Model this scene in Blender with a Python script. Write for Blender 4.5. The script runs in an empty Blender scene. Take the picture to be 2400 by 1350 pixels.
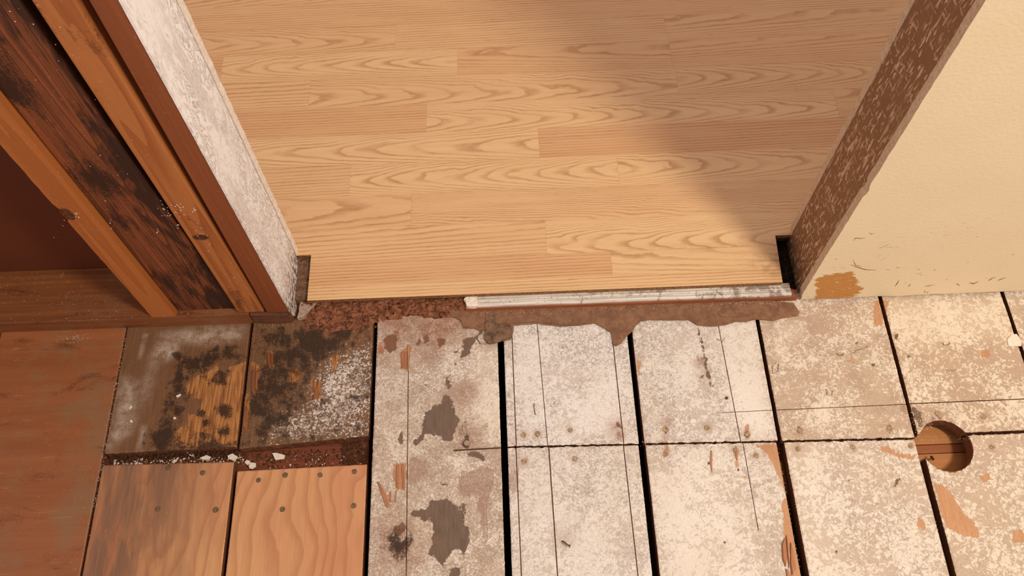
import bpy, bmesh, math, random
import numpy as np
from mathutils import Vector, Matrix, noise as mnoise

random.seed(7); rng = np.random.default_rng(7)
SC = bpy.context.scene
COL = SC.collection

# ------------------------------------------------------------------ camera
FPX, CX, CY, CAMH = 2028.0, 1200.0, 675.0, 1.2
def _n(v): return v / np.linalg.norm(v)
_down = _n(np.array([28.0, 1060.0, FPX]))
_fw = np.array([-160.0, -3875.0, FPX]); _fw = _n(_fw - _down * (_fw @ _down))
_right = np.cross(_down, _fw)
CM = np.stack([_right, _fw, -_down])
cam_d = bpy.data.cameras.new('camera'); cam = bpy.data.objects.new('camera', cam_d); COL.objects.link(cam)
cam_d.sensor_width = 36.0; cam_d.lens = FPX / 2400.0 * 36.0; cam_d.clip_start = 0.02
_r = Matrix(((CM[0,0], -CM[0,1], -CM[0,2]), (CM[1,0], -CM[1,1], -CM[1,2]), (CM[2,0], -CM[2,1], -CM[2,2])))
cam.matrix_world = Matrix.Translation((0, 0, CAMH)) @ _r.to_4x4()
SC.camera = cam

# ------------------------------------------------------------------ world, lamps, exposure
SC.view_settings.view_transform = 'Standard'; SC.view_settings.look = 'None'
SC.view_settings.gamma = 1.0; SC.view_settings.use_curve_mapping = False
SC.view_settings.exposure = 0.0
W = bpy.data.worlds.new('world'); SC.world = W; W.use_nodes = True
W.node_tree.nodes['Background'].inputs[0].default_value = (1.0, 0.80, 0.76, 1)
W.node_tree.nodes['Background'].inputs[1].default_value = 0.62
def lamp(name, loc, tgt, size, power, col):
    d = bpy.data.lights.new(name, 'AREA'); d.shape = 'DISK'; d.size = size; d.energy = power; d.color = col
    o = bpy.data.objects.new(name, d); COL.objects.link(o); o.location = loc
    o.rotation_euler = (Vector(tgt) - Vector(loc)).to_track_quat('-Z', 'Y').to_euler()
lamp('ceiling_lamp', (1.10, -0.36, 2.25), (0.1, 0.6, 0.0), 0.34, 37.0, (1.0, 0.89, 0.70))

# ------------------------------------------------------------------ helpers
def ray(px, py): return CM @ np.array([px - CX, py - CY, FPX])
def fl(px, py, z=0.0):                       # where a sight line meets a level at height z
    d = ray(px, py); t = (z - CAMH) / d[2]; return (d[0] * t, d[1] * t)
def wl(px, py, Y=0.585):                     # where a sight line meets the wall plane: (x, z)
    d = ray(px, py); t = Y / d[1]; return (d[0] * t, CAMH + d[2] * t)
def lin(c):
    if isinstance(c, str): c = [int(c[i:i+2], 16) for i in (0, 2, 4)]
    o = [(v / 255.0 / 12.92 if v / 255.0 <= 0.04045 else ((v / 255.0 + 0.055) / 1.055) ** 2.4) for v in c]
    return (o[0], o[1], o[2], 1.0)
def jit(a, k=1.0): return random.uniform(-a, a) * k
def fn(x, y=0.0, z=0.0, s=1.0): return mnoise.noise(Vector((x * s, y * s, z * s)))

class Mat:
    """small builder for node materials"""
    def __init__(s, name):
        s.mt = bpy.data.materials.new(name); s.mt.use_nodes = True; s.nt = s.mt.node_tree
        s.b = s.nt.nodes['Principled BSDF']; s._pos = None
    def node(s, t, **p):
        n = s.nt.nodes.new(t)
        for k, v in p.items(): setattr(n, k, v)
        return n
    def put(s, sock, v):
        if isinstance(v, bpy.types.NodeSocket): s.nt.links.new(v, sock)
        elif v is not None: sock.default_value = v
    def pos(s):
        if s._pos is None: s._pos = s.node('ShaderNodeNewGeometry').outputs['Position']
        return s._pos
    def vec(s, scale=(1,1,1), off=(0,0,0), v=None):
        n = s.node('ShaderNodeMapping'); s.put(n.inputs[0], v or s.pos())
        n.inputs['Scale'].default_value = scale; n.inputs['Location'].default_value = off
        return n.outputs[0]
    def noise(s, scale, detail=3, rough=0.55, dist=0.0, v=None):
        n = s.node('ShaderNodeTexNoise'); s.put(n.inputs['Vector'], v or s.pos())
        n.inputs['Scale'].default_value = scale; n.inputs['Detail'].default_value = detail
        n.inputs['Roughness'].default_value = rough; n.inputs['Distortion'].default_value = dist
        return n.outputs[0]
    def voro(s, scale, v=None, feature='F1'):
        n = s.node('ShaderNodeTexVoronoi', feature=feature); s.put(n.inputs['Vector'], v or s.pos())
        n.inputs['Scale'].default_value = scale
        return n.outputs[0]
    def m(s, op, a, b=0.0, c=None, clamp=False):
        n = s.node('ShaderNodeMath', operation=op, use_clamp=clamp)
        s.put(n.inputs[0], a); s.put(n.inputs[1], b)
        if c is not None: s.put(n.inputs[2], c)
        return n.outputs[0]
    def ss(s, x, lo, hi, a=0.0, b=1.0):
        n = s.node('ShaderNodeMapRange', interpolation_type='SMOOTHSTEP')
        s.put(n.inputs[0], x); s.put(n.inputs[1], lo); s.put(n.inputs[2], hi); s.put(n.inputs[3], a); s.put(n.inputs[4], b)
        return n.outputs[0]
    def lr(s, x, lo, hi, a=0.0, b=1.0):
        n = s.node('ShaderNodeMapRange'); n.clamp = True
        s.put(n.inputs[0], x); s.put(n.inputs[1], lo); s.put(n.inputs[2], hi); s.put(n.inputs[3], a); s.put(n.inputs[4], b)
        return n.outputs[0]
    def mix(s, f, a, b, blend='MIX'):
        n = s.node('ShaderNodeMix', data_type='RGBA', blend_type=blend)
        def cv(x): return lin(x) if isinstance(x, (str, list)) else x
        s.put(n.inputs[0], f); s.put(n.inputs[6], cv(a)); s.put(n.inputs[7], cv(b))
        return n.outputs[2]
    def attr(s, name): return s.node('ShaderNodeAttribute', attribute_name=name).outputs['Fac']
    def sep(s, v=None):
        n = s.node('ShaderNodeSeparateXYZ'); s.put(n.inputs[0], v or s.pos()); return n.outputs
    def xyz(s, x, y, z):
        n = s.node('ShaderNodeCombineXYZ'); s.put(n.inputs[0], x); s.put(n.inputs[1], y); s.put(n.inputs[2], z); return n.outputs[0]
    def done(s, col, rough=0.6, h=None, dist=0.001, strength=1.0, spec=0.5, metal=0.0):
        s.put(s.b.inputs['Base Color'], lin(col) if isinstance(col, (str, list)) else col)
        s.put(s.b.inputs['Roughness'], rough); s.b.inputs['Specular IOR Level'].default_value = spec
        s.b.inputs['Metallic'].default_value = metal
        if h is not None:
            n = s.node('ShaderNodeBump'); n.inputs['Strength'].default_value = strength; n.inputs['Distance'].default_value = dist
            s.put(n.inputs['Height'], h); s.nt.links.new(n.outputs[0], s.b.inputs['Normal'])
        return s.mt

def link_mesh(name, me, parent=None, mats=()):
    """one mesh object, its origin at the middle of its own geometry"""
    n = len(me.vertices); co = np.empty(n * 3); me.vertices.foreach_get('co', co); co = co.reshape(-1, 3)
    lo, hi = co.min(0), co.max(0); c = np.array([(lo[0] + hi[0]) / 2, (lo[1] + hi[1]) / 2, lo[2]])
    me.vertices.foreach_set('co', (co - c).ravel()); me.update()
    for m in mats: me.materials.append(m)
    o = bpy.data.objects.new(name, me); COL.objects.link(o); o.location = c
    if parent is not None:
        o.parent = parent; o.location = Vector(c) - ABS[parent.name]
    ABS[o.name] = Vector(c)
    return o
ABS = {}
def empty(name, loc=(0, 0, 0)):
    o = bpy.data.objects.new(name, None); COL.objects.link(o); o.location = loc; o.empty_display_size = 0.05
    ABS[o.name] = Vector(loc); return o
def tag(o, label=None, cat=None, group=None, kind=None):
    if label: o['label'] = label
    if cat: o['category'] = cat
    if group: o['group'] = group
    if kind: o['kind'] = kind
    return o
def mesh_from(verts, faces, name='mesh', fm=None, smooth=False):
    me = bpy.data.meshes.new(name); me.from_pydata([tuple(v) for v in verts], [], faces)
    if fm: me.polygons.foreach_set('material_index', fm)
    if smooth: me.polygons.foreach_set('use_smooth', [True] * len(faces))
    me.update(); return me
def prism(pts, a, b, axis='z', bev=0.0, top_slot=0, side_slot=0):
    """outline pts swept from a to b along an axis; outline is in the other two axes (x,y / x,z / y,z)"""
    def P(u, v, w): return (u, v, w) if axis == 'z' else ((u, w, v) if axis == 'y' else (w, u, v))
    n = len(pts)
    V = [P(u, v, a) for u, v in pts] + [P(u, v, b) for u, v in pts]
    F = [list(range(n))[::-1], [n + i for i in range(n)]] + [[i, (i + 1) % n, n + (i + 1) % n, n + i] for i in range(n)]
    bm = bmesh.new(); vs = [bm.verts.new(v) for v in V]
    for i, f in enumerate(F):
        fc = bm.faces.new([vs[k] for k in f]); fc.material_index = top_slot if i < 2 else side_slot
    bmesh.ops.recalc_face_normals(bm, faces=bm.faces[:])
    if bev:
        bmesh.ops.bevel(bm, geom=bm.edges[:], offset=bev, segments=2, affect='EDGES', profile=0.6)
    me = bpy.data.meshes.new('prism'); bm.to_mesh(me); bm.free(); return me
def rect(x0, y0, x1, y1): return [(x0, y0), (x1, y0), (x1, y1), (x0, y1)]
def rough_line(p, q, n, amp, freq=40.0, seed=0.0):
    """points from p to q, wandering sideways"""
    p, q = np.array(p, float), np.array(q, float); d = q - p; L = np.linalg.norm(d); nr = np.array([-d[1], d[0]]) / L
    out = []
    for i in range(n):
        t = i / n; w = amp * (fn(t * L * freq, seed) + 0.6 * fn(t * L * freq * 3.1, seed + 9))
        out.append(tuple(p + d * t + nr * (w if i else 0)))
    return out
def rough_poly(pts, step=0.004, amp=0.0012, freq=90.0, seed=0.0):
    out = []
    for i in range(len(pts)):
        p, q = pts[i], pts[(i + 1) % len(pts)]
        L = math.dist(p, q); out += rough_line(p, q, max(1, int(L / step)), amp, freq, seed + i * 3.7)
    return out

# ------------------------------------------------------------------ wear maps, as shapes on the real floor
def CA(p): return [(800 + x / 3, 900 + y / 3) for x, y in p]
def CB(p): return [(1000 + x / 2.6667, 600 + y / 2.6667) for x, y in p]
def CC(p): return [(1600 + x / 3, 900 + y / 3) for x, y in p]
def CD(p): return [(1600 + x / 3, 450 + y / 3) for x, y in p]
def C1(p): return [(240 + x / 3.75, 740 + y / 3.75) for x, y in p]
def C2(p): return [(560 + x / 3.294, 700 + y / 3.294) for x, y in p]
def C3(p): return [(860 + x / 3.75, 720 + y / 3.75) for x, y in p]
def C5(p): return [(1760 + x / 3.75, 700 + y / 3.75) for x, y in p]
def C6(p): return [(1820 + x / 4.09, 1020 + y / 4.09) for x, y in p]
def floor_poly(p, z=0.0): return [fl(x, y, z) for x, y in p]

def sdf(poly, X, Y):
    """signed distance, positive inside"""
    P = np.array(poly); d2 = np.full(X.shape, 1e9); ins = np.zeros(X.shape, bool)
    for i in range(len(P)):
        a, b = P[i], P[(i + 1) % len(P)]; e = b - a
        wx, wy = X - a[0], Y - a[1]
        t = np.clip((wx * e[0] + wy * e[1]) / max(e @ e, 1e-12), 0, 1)
        d2 = np.minimum(d2, (wx - e[0] * t) ** 2 + (wy - e[1] * t) ** 2)
        c1 = (a[1] <= Y) & (b[1] > Y); c2 = (a[1] > Y) & (b[1] <= Y)
        cr = e[0] * wy - e[1] * wx
        ins ^= (c1 & (cr > 0)) | (c2 & (cr < 0))
    d = np.sqrt(d2); return np.where(ins, d, -d)

SHAPES = {k: [] for k in ('bare', 'raw', 'mauve', 'mold', 'rust', 'haze', 'paint', 'tan', 'clean', 'fine', 'weather')}
def sharp(ch, px): SHAPES[ch].append((floor_poly(px), None, 1.0))
def soft(ch, px, s, w): SHAPES[ch].append((floor_poly(px), s, w))
def spot(ch, x, y, r, w, ry=None):
    ry = ry or r
    soft(ch, [(x + r * math.cos(a), y + ry * math.sin(a)) for a in np.linspace(0, 2 * math.pi, 10)[:-1]], r * 0.0011, w)

# dark patches where the paint has come away (third painted board)
sharp('bare', CA([(715,85),(770,80),(785,170),(820,230),(820,300),(795,330),(785,400),(720,390),(670,360),(620,345),(580,370),(545,430),(505,425),(510,400),(545,385),(570,300),(590,195),(650,160),(710,130)]))
sharp('bare', CA([(480,900),(540,880),(600,880),(630,820),(740,810),(800,850),(860,900),(860,980),(900,1010),(900,1090),(880,1150),(860,1220),(845,1160),(790,1165),(760,1210),(710,1280),(640,1210),(600,1200),(640,1130),(650,980),(610,950),(580,970),(540,940),(500,930)]))
sharp('bare', CA([(370,1010),(430,970),(460,1010),(440,1050),(380,1080)]))
sharp('bare', CA([(880,480),(950,475),(1000,510),(1000,550),(960,520),(890,510)]))
sharp('bare', CA([(760,1330),(800,1290),(830,1300),(840,1360),(850,1400),(750,1400)]))
sharp('bare', CA([(845,840),(880,840),(875,910),(850,880)]))
sharp('bare', CA([(690,690),(745,700),(750,718),(710,712)]))
sharp('bare', C3([(700,610),(735,680),(720,730),(690,690),(685,640)]))
sharp('bare', C3([(505,665),(550,680),(510,700)])); sharp('bare', C3([(720,560),(735,565),(725,580)]))
sharp('bare', C3([(765,480),(778,500),(765,510)])); sharp('bare', C3([(470,780),(490,790),(475,805)]))
sharp('bare', C3([(300,1100),(325,1140),(305,1200),(270,1160)])); sharp('bare', C3([(480,875),(497,885),(482,895)]))
sharp('bare', C3([(840,290),(900,265),(955,260),(1000,200),(1020,210),(950,290),(880,440),(810,445),(835,400)]))
sharp('bare', C3([(150,290),(190,245),(265,240),(255,370),(200,405),(150,360)]))
sharp('bare', C3([(500,250),(540,240),(535,340),(500,310)])); sharp('bare', C3([(450,280),(475,270),(470,330),(440,340)]))
sharp('bare', C3([(620,280),(690,270),(680,340),(630,360)])); sharp('bare', C3([(775,395),(800,385),(795,405)]))
# brown paper left of the first patches near the sill
sharp('mauve', CA([(840,630),(1000,580),(1080,590),(1070,680),(1040,800),(1015,900),(1035,1090),(1000,1080),(975,960),(960,790),(840,795),(820,700)]))
sharp('mauve', CA([(470,520),(600,540),(600,620),(500,720),(470,700)]))
sharp('mauve', CA([(1150,640),(1240,600),(1240,760),(1150,760)]))
sharp('raw', CA([(370,560),(455,560),(455,740),(380,740),(360,640)]))
sharp('raw', CA([(250,690),(330,790),(340,870),(300,800),(270,760)]))
sharp('raw', C3([(290,400),(385,320),(375,430),(355,560),(320,540),(290,540)]))
sharp('raw', C3([(100,340),(130,330),(150,390),(130,420),(100,420)]))
# bare stripe on the fifth lower board, torn corner, chips on the right-hand boards
sharp('raw', CC([(500,425),(668,428),(715,700),(760,890),(860,1360),(850,1420),(770,1420),(720,1060),(690,830),(735,800),(640,560),(575,470)]))
sharp('raw', CC([(1370,460),(1440,440),(1500,480),(1630,500),(1620,530),(1500,515),(1440,480)]))
sharp('raw', CC([(1640,940),(1690,945),(1710,1010),(1680,1030),(1650,990)]))
sharp('raw', CC([(1765,690),(1850,720),(1960,880),(2060,990),(2090,1080),(1990,1075),(1860,1010),(1830,950)]))
sharp('raw', CC([(2310,1040),(2400,1020),(2420,1110),(2320,1110)])); sharp('raw', CC([(2090,650),(2160,620),(2160,670),(2110,690)]))
sharp('raw', CD([(1340,850),(1400,850),(1420,930),(1350,945)])); sharp('raw', CD([(1385,770),(1450,760),(1430,850),(1400,830)]))
sharp('raw', CD([(1345,770),(1378,765),(1395,840),(1350,840)])); sharp('raw', CD([(2100,1110),(2160,1110),(2150,1160),(2100,1160)]))
sharp('raw', C5([(840,540),(890,530),(905,560),(860,560)]))
# first dark board: grey left, brown rot, orange bare strip
soft('haze', C1([(180,560),(300,600),(250,1000),(60,1150),(130,900)]), .016, .85)
soft('haze', C1([(500,240),(680,230),(660,330),(560,390),(450,350)]), .012, .95)
soft('haze', C1([(520,170),(900,110),(1240,110),(1220,200),(900,240),(650,230)]), .012, .85)
soft('haze', C1([(340,970),(385,970),(350,1180),(300,1180)]), .004, .7); soft('haze', C1([(360,160),(400,160),(340,380),(310,380)]), .003, .5)
soft('haze', C1([(420,350),(520,350),(400,760),(330,860),(280,800)]), .010, .35)
sharp('raw', C1([(740,610),(800,540),(960,480),(1010,420),(1030,520),(1100,560),(1120,450),(1270,400),(1240,700),(1180,1160),(820,1150),(610,1140),(640,1010),(740,960),(760,860),(850,880),(880,740),(740,700)]))
for x, y, r, w in [(1050,550,75,1.1),(1060,830,70,1.05),(1050,370,90,.9),(880,430,110,.75),(650,640,60,.9),(670,350,40,1.1),(570,1050,100,1.05),(900,940,45,1.2),(870,850,38,1.2),(1060,1010,60,.9),(950,1060,60,.8),(700,700,110,.55),(760,330,120,.6),(1130,320,100,.65),(640,860,90,.55),(520,1150,150,.9),(900,1170,200,.8),(690,810,60,.7)]:
    spot('mold', 240 + x / 3.75, 740 + y / 3.75, r / 3.75, w)
soft('mold', C1([(600,330),(1240,230),(1250,420),(1000,480),(760,590),(720,900),(600,1150),(380,1170),(500,900),(560,600)]), .022, .66)
soft('mold', C1([(340,1090),(1180,1090),(1180,1190),(300,1190)]), .006, .62)
# second dark board: black mould above, flaked white below right
soft('mold', C2([(130,210),(1050,150),(1050,330),(820,420),(600,620),(520,780),(420,1100),(30,1110),(110,320)]), .03, .62)
for x, y, r, w in [(560,350,110,1.1),(700,330,120,.9),(770,260,70,1.0),(240,600,110,.9),(150,850,80,1.1),(330,700,110,.75),(900,780,60,.8),(470,750,70,.75),(200,390,60,.8),(420,390,50,.9),(640,400,90,.9),(650,790,25,1.0),(900,850,60,.55),(330,930,80,.6)]:
    spot('mold', 560 + x / 3.294, 700 + y / 3.294, r / 3.294, w)
soft('paint', C2([(700,450),(1040,260),(1020,1070),(230,1090),(300,900),(450,780)]), .09, .29)
soft('paint', C2([(640,560),(1030,400),(1010,860),(600,880)]), .03, .12)
soft('paint', C2([(240,930),(800,930),(1000,980),(990,1070),(250,1080)]), .02, .10)
for x, y, r, ry in [(420,590,45,60),(240,470,40,70),(740,490,28,60),(130,620,30,130),(60,870,22,160),(600,700,40,70)]:
    soft('raw', C2([(x - r, y - ry), (x + r, y - ry * .8), (x + r * .8, y + ry), (x - r * .7, y + ry)]), None, 1) if False else sharp('raw', C2([(x - r, y - ry), (x + r, y - ry * .8), (x + r * .7, y + ry), (x - r * .6, y + ry)]))
# brown rot running down onto the third board from the sill
soft('rust', [(690,735),(880,725),(885,775),(830,800),(720,790)], .02, .7)
soft('mold', [(700,740),(880,735),(870,770),(800,800),(700,800)], .02, .55)
soft('rust', C3([(100,60),(1000,40),(900,200),(700,330),(560,460),(380,330),(100,430)]), .03, .85)
soft('tan', C3([(100,60),(860,60),(800,900),(700,1350),(60,1350)]), .04, .35)
spot('rust', 860 + 880 / 3.75, 720 + 740 / 3.75, 22, .6); spot('rust', 860 + 880 / 3.75, 720 + 1150 / 3.75, 22, .8)
spot('mold', 860 + 870 / 3.75, 720 + 1180 / 3.75, 9, 1.0, 18); spot('mold', 860 + 940 / 3.75, 720 + 1080 / 3.75, 26, .48)
spot('mold', 935, 1275, 30, .95); spot('rust', 935, 1275, 42, .9)
soft('haze', CA([(470,0),(1100,0),(1140,400),(1130,900),(900,1350),(850,1200),(500,800)]), .03, .0)
sharp('bare', CB([(1686,432),(1694,430),(1712,490),(1735,560),(1728,600),(1752,640),(1748,680),(1765,740),(1795,830),(1780,822),(1750,745),(1735,690),(1738,645),(1715,600),(1722,562),(1700,495)]))
sharp('mauve', CB([(1685,625),(1725,632),(1745,655),(1730,680),(1705,665)])); sharp('bare', CB([(1710,745),(1730,740),(1740,765),(1715,770)])); sharp('bare', CB([(1868,876),(1888,874),(1890,892),(1870,892)]))
sharp('bare', CB([(1170,1020),(1200,1035),(1215,1075),(1190,1060)])); sharp('mauve', CB([(1195,1090),(1218,1092),(1210,1160),(1195,1150)]))
sharp('bare', C5([(1265,320),(1295,310),(1290,365),(1265,355)])); sharp('bare', C5([(1200,1080),(1225,1120),(1215,1190),(1205,1140)])); sharp('bare', C5([(408,1090),(440,1140),(450,1180),(425,1160)]))
sharp('mauve', C5([(1275,940),(1380,940),(1400,1000),(1340,1005)])); sharp('bare', C5([(1400,940),(1500,1000),(1500,1150),(1430,1030)]))
sharp('bare', C6([(1120,480),(1160,425),(1178,425),(1150,475)])); sharp('bare', CC([(1490,700),(1520,665),(1520,690),(1490,715)]))
for x, y in ((1750, 1010), (1560, 1050), (1498, 860), (1725, 1075)): sharp('raw', [(x - 4, y - 22), (x + 4, y - 14), (x + 5, y + 18), (x - 3, y + 20)])
# smooth, less worn paint
soft('clean', CD([(1440,760),(2260,740),(2330,1000),(2000,1010),(1760,1040),(1540,1060),(1450,900)]), .03, .95)
soft('clean', C5([(240,240),(440,220),(460,320),(330,370),(260,330)]), .012, .8); soft('clean', C5([(220,420),(320,430),(300,520),(240,520)]), .012, .6); soft('clean', C5([(820,180),(1040,180),(1060,330),(900,330)]), .02, .5)
soft('clean', [(1370,900),(1450,860),(1460,1010),(1300,1030),(1320,960)], .02, .85)
soft('clean', [(1690,770),(1765,760),(1810,1020),(1750,1030),(1710,960)], .015, .9); soft('clean', [(1570,780),(1640,770),(1640,960),(1590,900)], .02, .55)
soft('clean', C3([(920,420),(1060,370),(1160,330),(1190,1150),(1100,1200),(1000,950),(960,800)]), .015, .95)
soft('clean', [(1530,1100),(1700,1080),(1760,1300),(1780,1420),(1560,1420)], .04, .75); soft('clean', [(1225,1100),(1290,1120),(1400,1230),(1480,1250),(1500,1400),(1230,1400)], .03, .5)
soft('clean', [(1840,1060),(1930,1050),(1960,1250),(1980,1420),(1880,1420)], .03, .6); soft('clean', [(1205,790),(1262,790),(1290,1000),(1225,1020)], .008, .55)
soft('tan', [(1840,1200),(2000,1300),(2200,1400),(1890,1400)], .05, .5)
soft('tan', C3([(100,400),(360,560),(350,1350),(60,1350)]), .012, .5)
NAILS = [(605,1125),(668,1113),(750,1113),(830,1105),(662,1193),(829,1185),(395,1095),(475,1108),(370,1193),(505,1195),
         (1227,1020),(1260,1017),(1337,1008),(1228,1082),(1347,1075),(1657,1003),(1560,1006),(1752,1017),(1561,1063),(1772,1068),(1725,1056),(1875,1010),(2085,1004),(1998,1048),(1870,1052),(2135,1045),(2197,970),(2305,977),(2325,1048),(1094,1038)]
for q_ in NAILS[10:]: spot('rust', q_[0], q_[1], 8, .7)
# nail rust and scorched spots on the painted boards
for x, y, r, w in [(1445,1000,14,.9),(1452,1020,11,.9),(1560,995,12,.75),(1556,1015,10,.5),(1320,1260,18,.5),(1500,1020,40,.22),(1752,1010,9,.6),(1660,785,10,.3),(1205,1030,12,.45),(1210,1090,12,.4),(1875,1010,12,.4),(2085,1000,12,.5),(1640,850,8,.9),(1655,870,7,.6),(1650,890,9,.4),(1697,1290,12,.3),(1790,1045,20,.4),(2220,965,22,.25),(2090,1150,22,.12)]:
    spot('rust', x, y, r, w)
for x, y, r, w in [(1560,1010,5,.9),(1497,760,4,.8),(1750,1020,5,1.0),(1662,1085,4,1.1),(1704,932,4.5,1.1),(2190,975,14,.75),(2180,1000,12,.85),(1697,1271,4,1.1),(1960,1293,4,1.2),(1976,1292,4,1.0),(2112,1010,3,1),(1730,1101,3,1.1),(1741,1099,3,1.1),(1990,1127,2.5,1.1),(2049,1131,2.5,1.1),(2100,1130,7,.75),(1645,843,5,.8),(1260,1017,6,.9),(2085,1000,5,.9),(2006,1018,3,1.0),(1878,1010,5,.7),(2130,835,5,1.0),(1818,850,3,1.0),(2008,804,4,.9),(2047,855,5,.9)]:
    spot('mold', x, y, r, w)

def fields(X, Y, base):
    F = {k: np.full(X.shape, base.get(k, 0.0 if k not in ('bare', 'raw', 'mauve') else -0.03)) for k in SHAPES}
    lo = (X.min() - .06, Y.min() - .06); hi = (X.max() + .06, Y.max() + .06)
    for ch, L in SHAPES.items():
        for poly, s, w in L:
            xs = [p[0] for p in poly]; ys = [p[1] for p in poly]
            if max(xs) < lo[0] or min(xs) > hi[0] or max(ys) < lo[1] or min(ys) > hi[1]: continue
            d = sdf(poly, X, Y)
            if s is None: F[ch] = np.maximum(F[ch], np.clip(d, -.03, .03))
            else:
                t = np.clip(d / s * 0.5 + 0.5, 0, 1); t = t * t * (3 - 2 * t) * w
                F[ch] = F[ch] + t if ch == 'paint' else np.maximum(F[ch], t)
    return F

# ------------------------------------------------------------------ materials
def mat_old_floor():
    M = Mat('old_painted_floorboard')
    bare, raw, mauve = M.attr('bare'), M.attr('raw'), M.attr('mauve')
    mold, rust, haze, paint, tan = M.attr('mold'), M.attr('rust'), M.attr('haze'), M.attr('paint'), M.attr('tan')
    clean, fine, weather = M.attr('clean'), M.attr('fine'), M.attr('weather')
    n1 = M.noise(150, 4, .62, 1.0); nf1 = M.noise(370, 4, .65, .8, M.vec(off=(1, 8, 2))) 
    n1b = M.noise(120, 3, .55, 1.6, M.vec(off=(3, 1, 0)))
    n2 = M.noise(420, 3, .6); n3 = M.noise(16, 3, .6); n4 = M.noise(60, 4, .6)
    gr = M.noise(1, 4, .6, 0.3, M.vec((260, 22, 50)))
    wood = M.mix(weather, M.mix(gr, '6b3c22', 'a4653c'), M.mix(gr, '583c26', '8d6848'))
    cream = M.mix(tan, 'efeae6', 'ecdcc2'); under = M.mix(clean, M.mix(tan, 'd3cac2', 'b69272'), M.mix(tan, 'd8d0c6', 'd2bea2'))
    t = M.m('ADD', M.m('MULTIPLY', tan, 0.10), 0.455)
    nn = M.m('ADD', M.m('MULTIPLY', n1, M.m('SUBTRACT', 1.0, fine)), M.m('MULTIPLY', nf1, fine))
    x = M.m('ADD', M.m('ADD', nn, M.m('MULTIPLY', clean, .05)), M.m('MULTIPLY', M.m('SUBTRACT', n3, 0.5), 0.5))
    x = M.m('ADD', x, M.m('MULTIPLY', M.m('SUBTRACT', n2, .5), .10))
    spk = M.ss(x, M.m('SUBTRACT', t, 0.04), M.m('ADD', t, 0.05))
    pc = M.mix(spk, under, cream)
    pc = M.mix(M.ss(nf1, .32, .62, .16, 0), pc, '8a7763')
    wm = M.ss(M.noise(230, 3, .5, 1.4, M.vec(off=(2, 5, 8))), .53, .585)
    wm = M.m('MULTIPLY', M.m('MULTIPLY', wm, M.ss(M.noise(20, 3, .6, 0, M.vec(off=(8, 0, 3))), .40, .52)), M.m('SUBTRACT', .60, M.m('ADD', M.m('MULTIPLY', clean, .55), M.m('MULTIPLY', tan, .62))), clamp=True)
    pc = M.mix(wm, pc, '83776a')
    sq = M.ss(M.m('ABSOLUTE', M.m('SUBTRACT', n1b, 0.5)), 0.012, 0.032, 1, 0)
    sqm = M.m('MULTIPLY', M.m('MULTIPLY', sq, M.ss(n3, .42, .56)), M.m('SUBTRACT', 0.72, M.m('ADD', M.m('MULTIPLY', clean, .6), M.m('MULTIPLY', tan, .75))), clamp=True)
    pc = M.mix(sqm, pc, '9c8c7e')
    pc = M.mix(M.ss(M.noise(9, 2), .35, .7, 0, .22), pc, M.mix(tan, 'd9cbb9', 'cdb18a'))
    pc = M.mix(M.m('MULTIPLY', weather, M.ss(n1, .35, .6, .6, .0)), pc, '7c5c44')
    pc = M.mix(M.m('MULTIPLY', M.m('MULTIPLY', fine, M.m('SUBTRACT', 1.0, clean)), M.ss(M.noise(34, 5, .65, .6, M.vec(off=(0, 4, 4))), .42, .64, 0, .38)), pc, '86674f')
    px = M.m('ADD', M.m('ADD', paint, M.m('MULTIPLY', M.m('SUBTRACT', n2, .5), .55)), M.m('MULTIPLY', M.m('SUBTRACT', nn, .5), 1.3))
    pm = M.ss(px, .44, .56)
    col = M.mix(pm, wood, pc)
    mv = M.ss(M.m('ADD', mauve, M.m('MULTIPLY', M.m('SUBTRACT', M.noise(1, 3, .6, 0, M.vec((420, 60, 60))), .5), .024)), -.001, .001)
    col = M.mix(M.m('MULTIPLY', mv, .6), col, '9c7868')
    edge = M.m('MULTIPLY', M.m('SUBTRACT', M.noise(110, 4, .65), .5), .016)
    bm_ = M.ss(M.m('ADD', bare, edge), -.0006, .0006)
    bcol = M.mix(M.noise(1, 4, .6, 0, M.vec((300, 40, 60))), '54443a', '8c7462')
    col = M.mix(bm_, col, bcol)
    rm = M.ss(M.m('ADD', raw, M.m('MULTIPLY', M.m('SUBTRACT', M.noise(1, 4, .65, 0, M.vec((260, 70, 60))), .5), .014)), -.0008, .0008)
    rg = M.noise(1, 4, .6, .4, M.vec((330, 25, 60)))
    rcol = M.mix(weather, M.mix(rg, 'ad7448', 'd6a478'), M.mix(M.ss(rg, .35, .62), '7a4622', 'c08446'))
    col = M.mix(M.m('MULTIPLY', rm, .92), col, rcol)
    hz = M.m('MULTIPLY', haze, M.ss(M.m('ADD', n4, M.m('MULTIPLY', n2, .5)), .45, 1.0), clamp=True)
    col = M.mix(hz, col, 'cdbfae')
    ru = M.m('MULTIPLY', rust, M.ss(M.m('ADD', n1, M.m('MULTIPLY', n4, .8)), .6, 1.05), clamp=True)
    col = M.mix(ru, col, M.mix(n2, '6a3519', 'a8673c'))
    mo = M.ss(M.m('ADD', mold, M.m('ADD', M.m('MULTIPLY', M.m('SUBTRACT', n2, .5), .7), M.m('ADD', M.m('MULTIPLY', M.m('SUBTRACT', n4, .5), 1.2), M.m('MULTIPLY', M.m('SUBTRACT', M.noise(1, 4, .65, .8, M.vec((70, 26, 1), (5, 5, 0))), .5), 1.0)))), .38, .74)
    col = M.mix(M.m('MULTIPLY', mo, .93), col, M.mix(n1, '1a110a', '47301d'))
    sp = M.ss(M.noise(330, 2, .5, 0, M.vec(off=(7, 2, 0))), .70, .75)
    col = M.mix(M.m('MULTIPLY', sp, .5), col, '5a4436')
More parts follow.
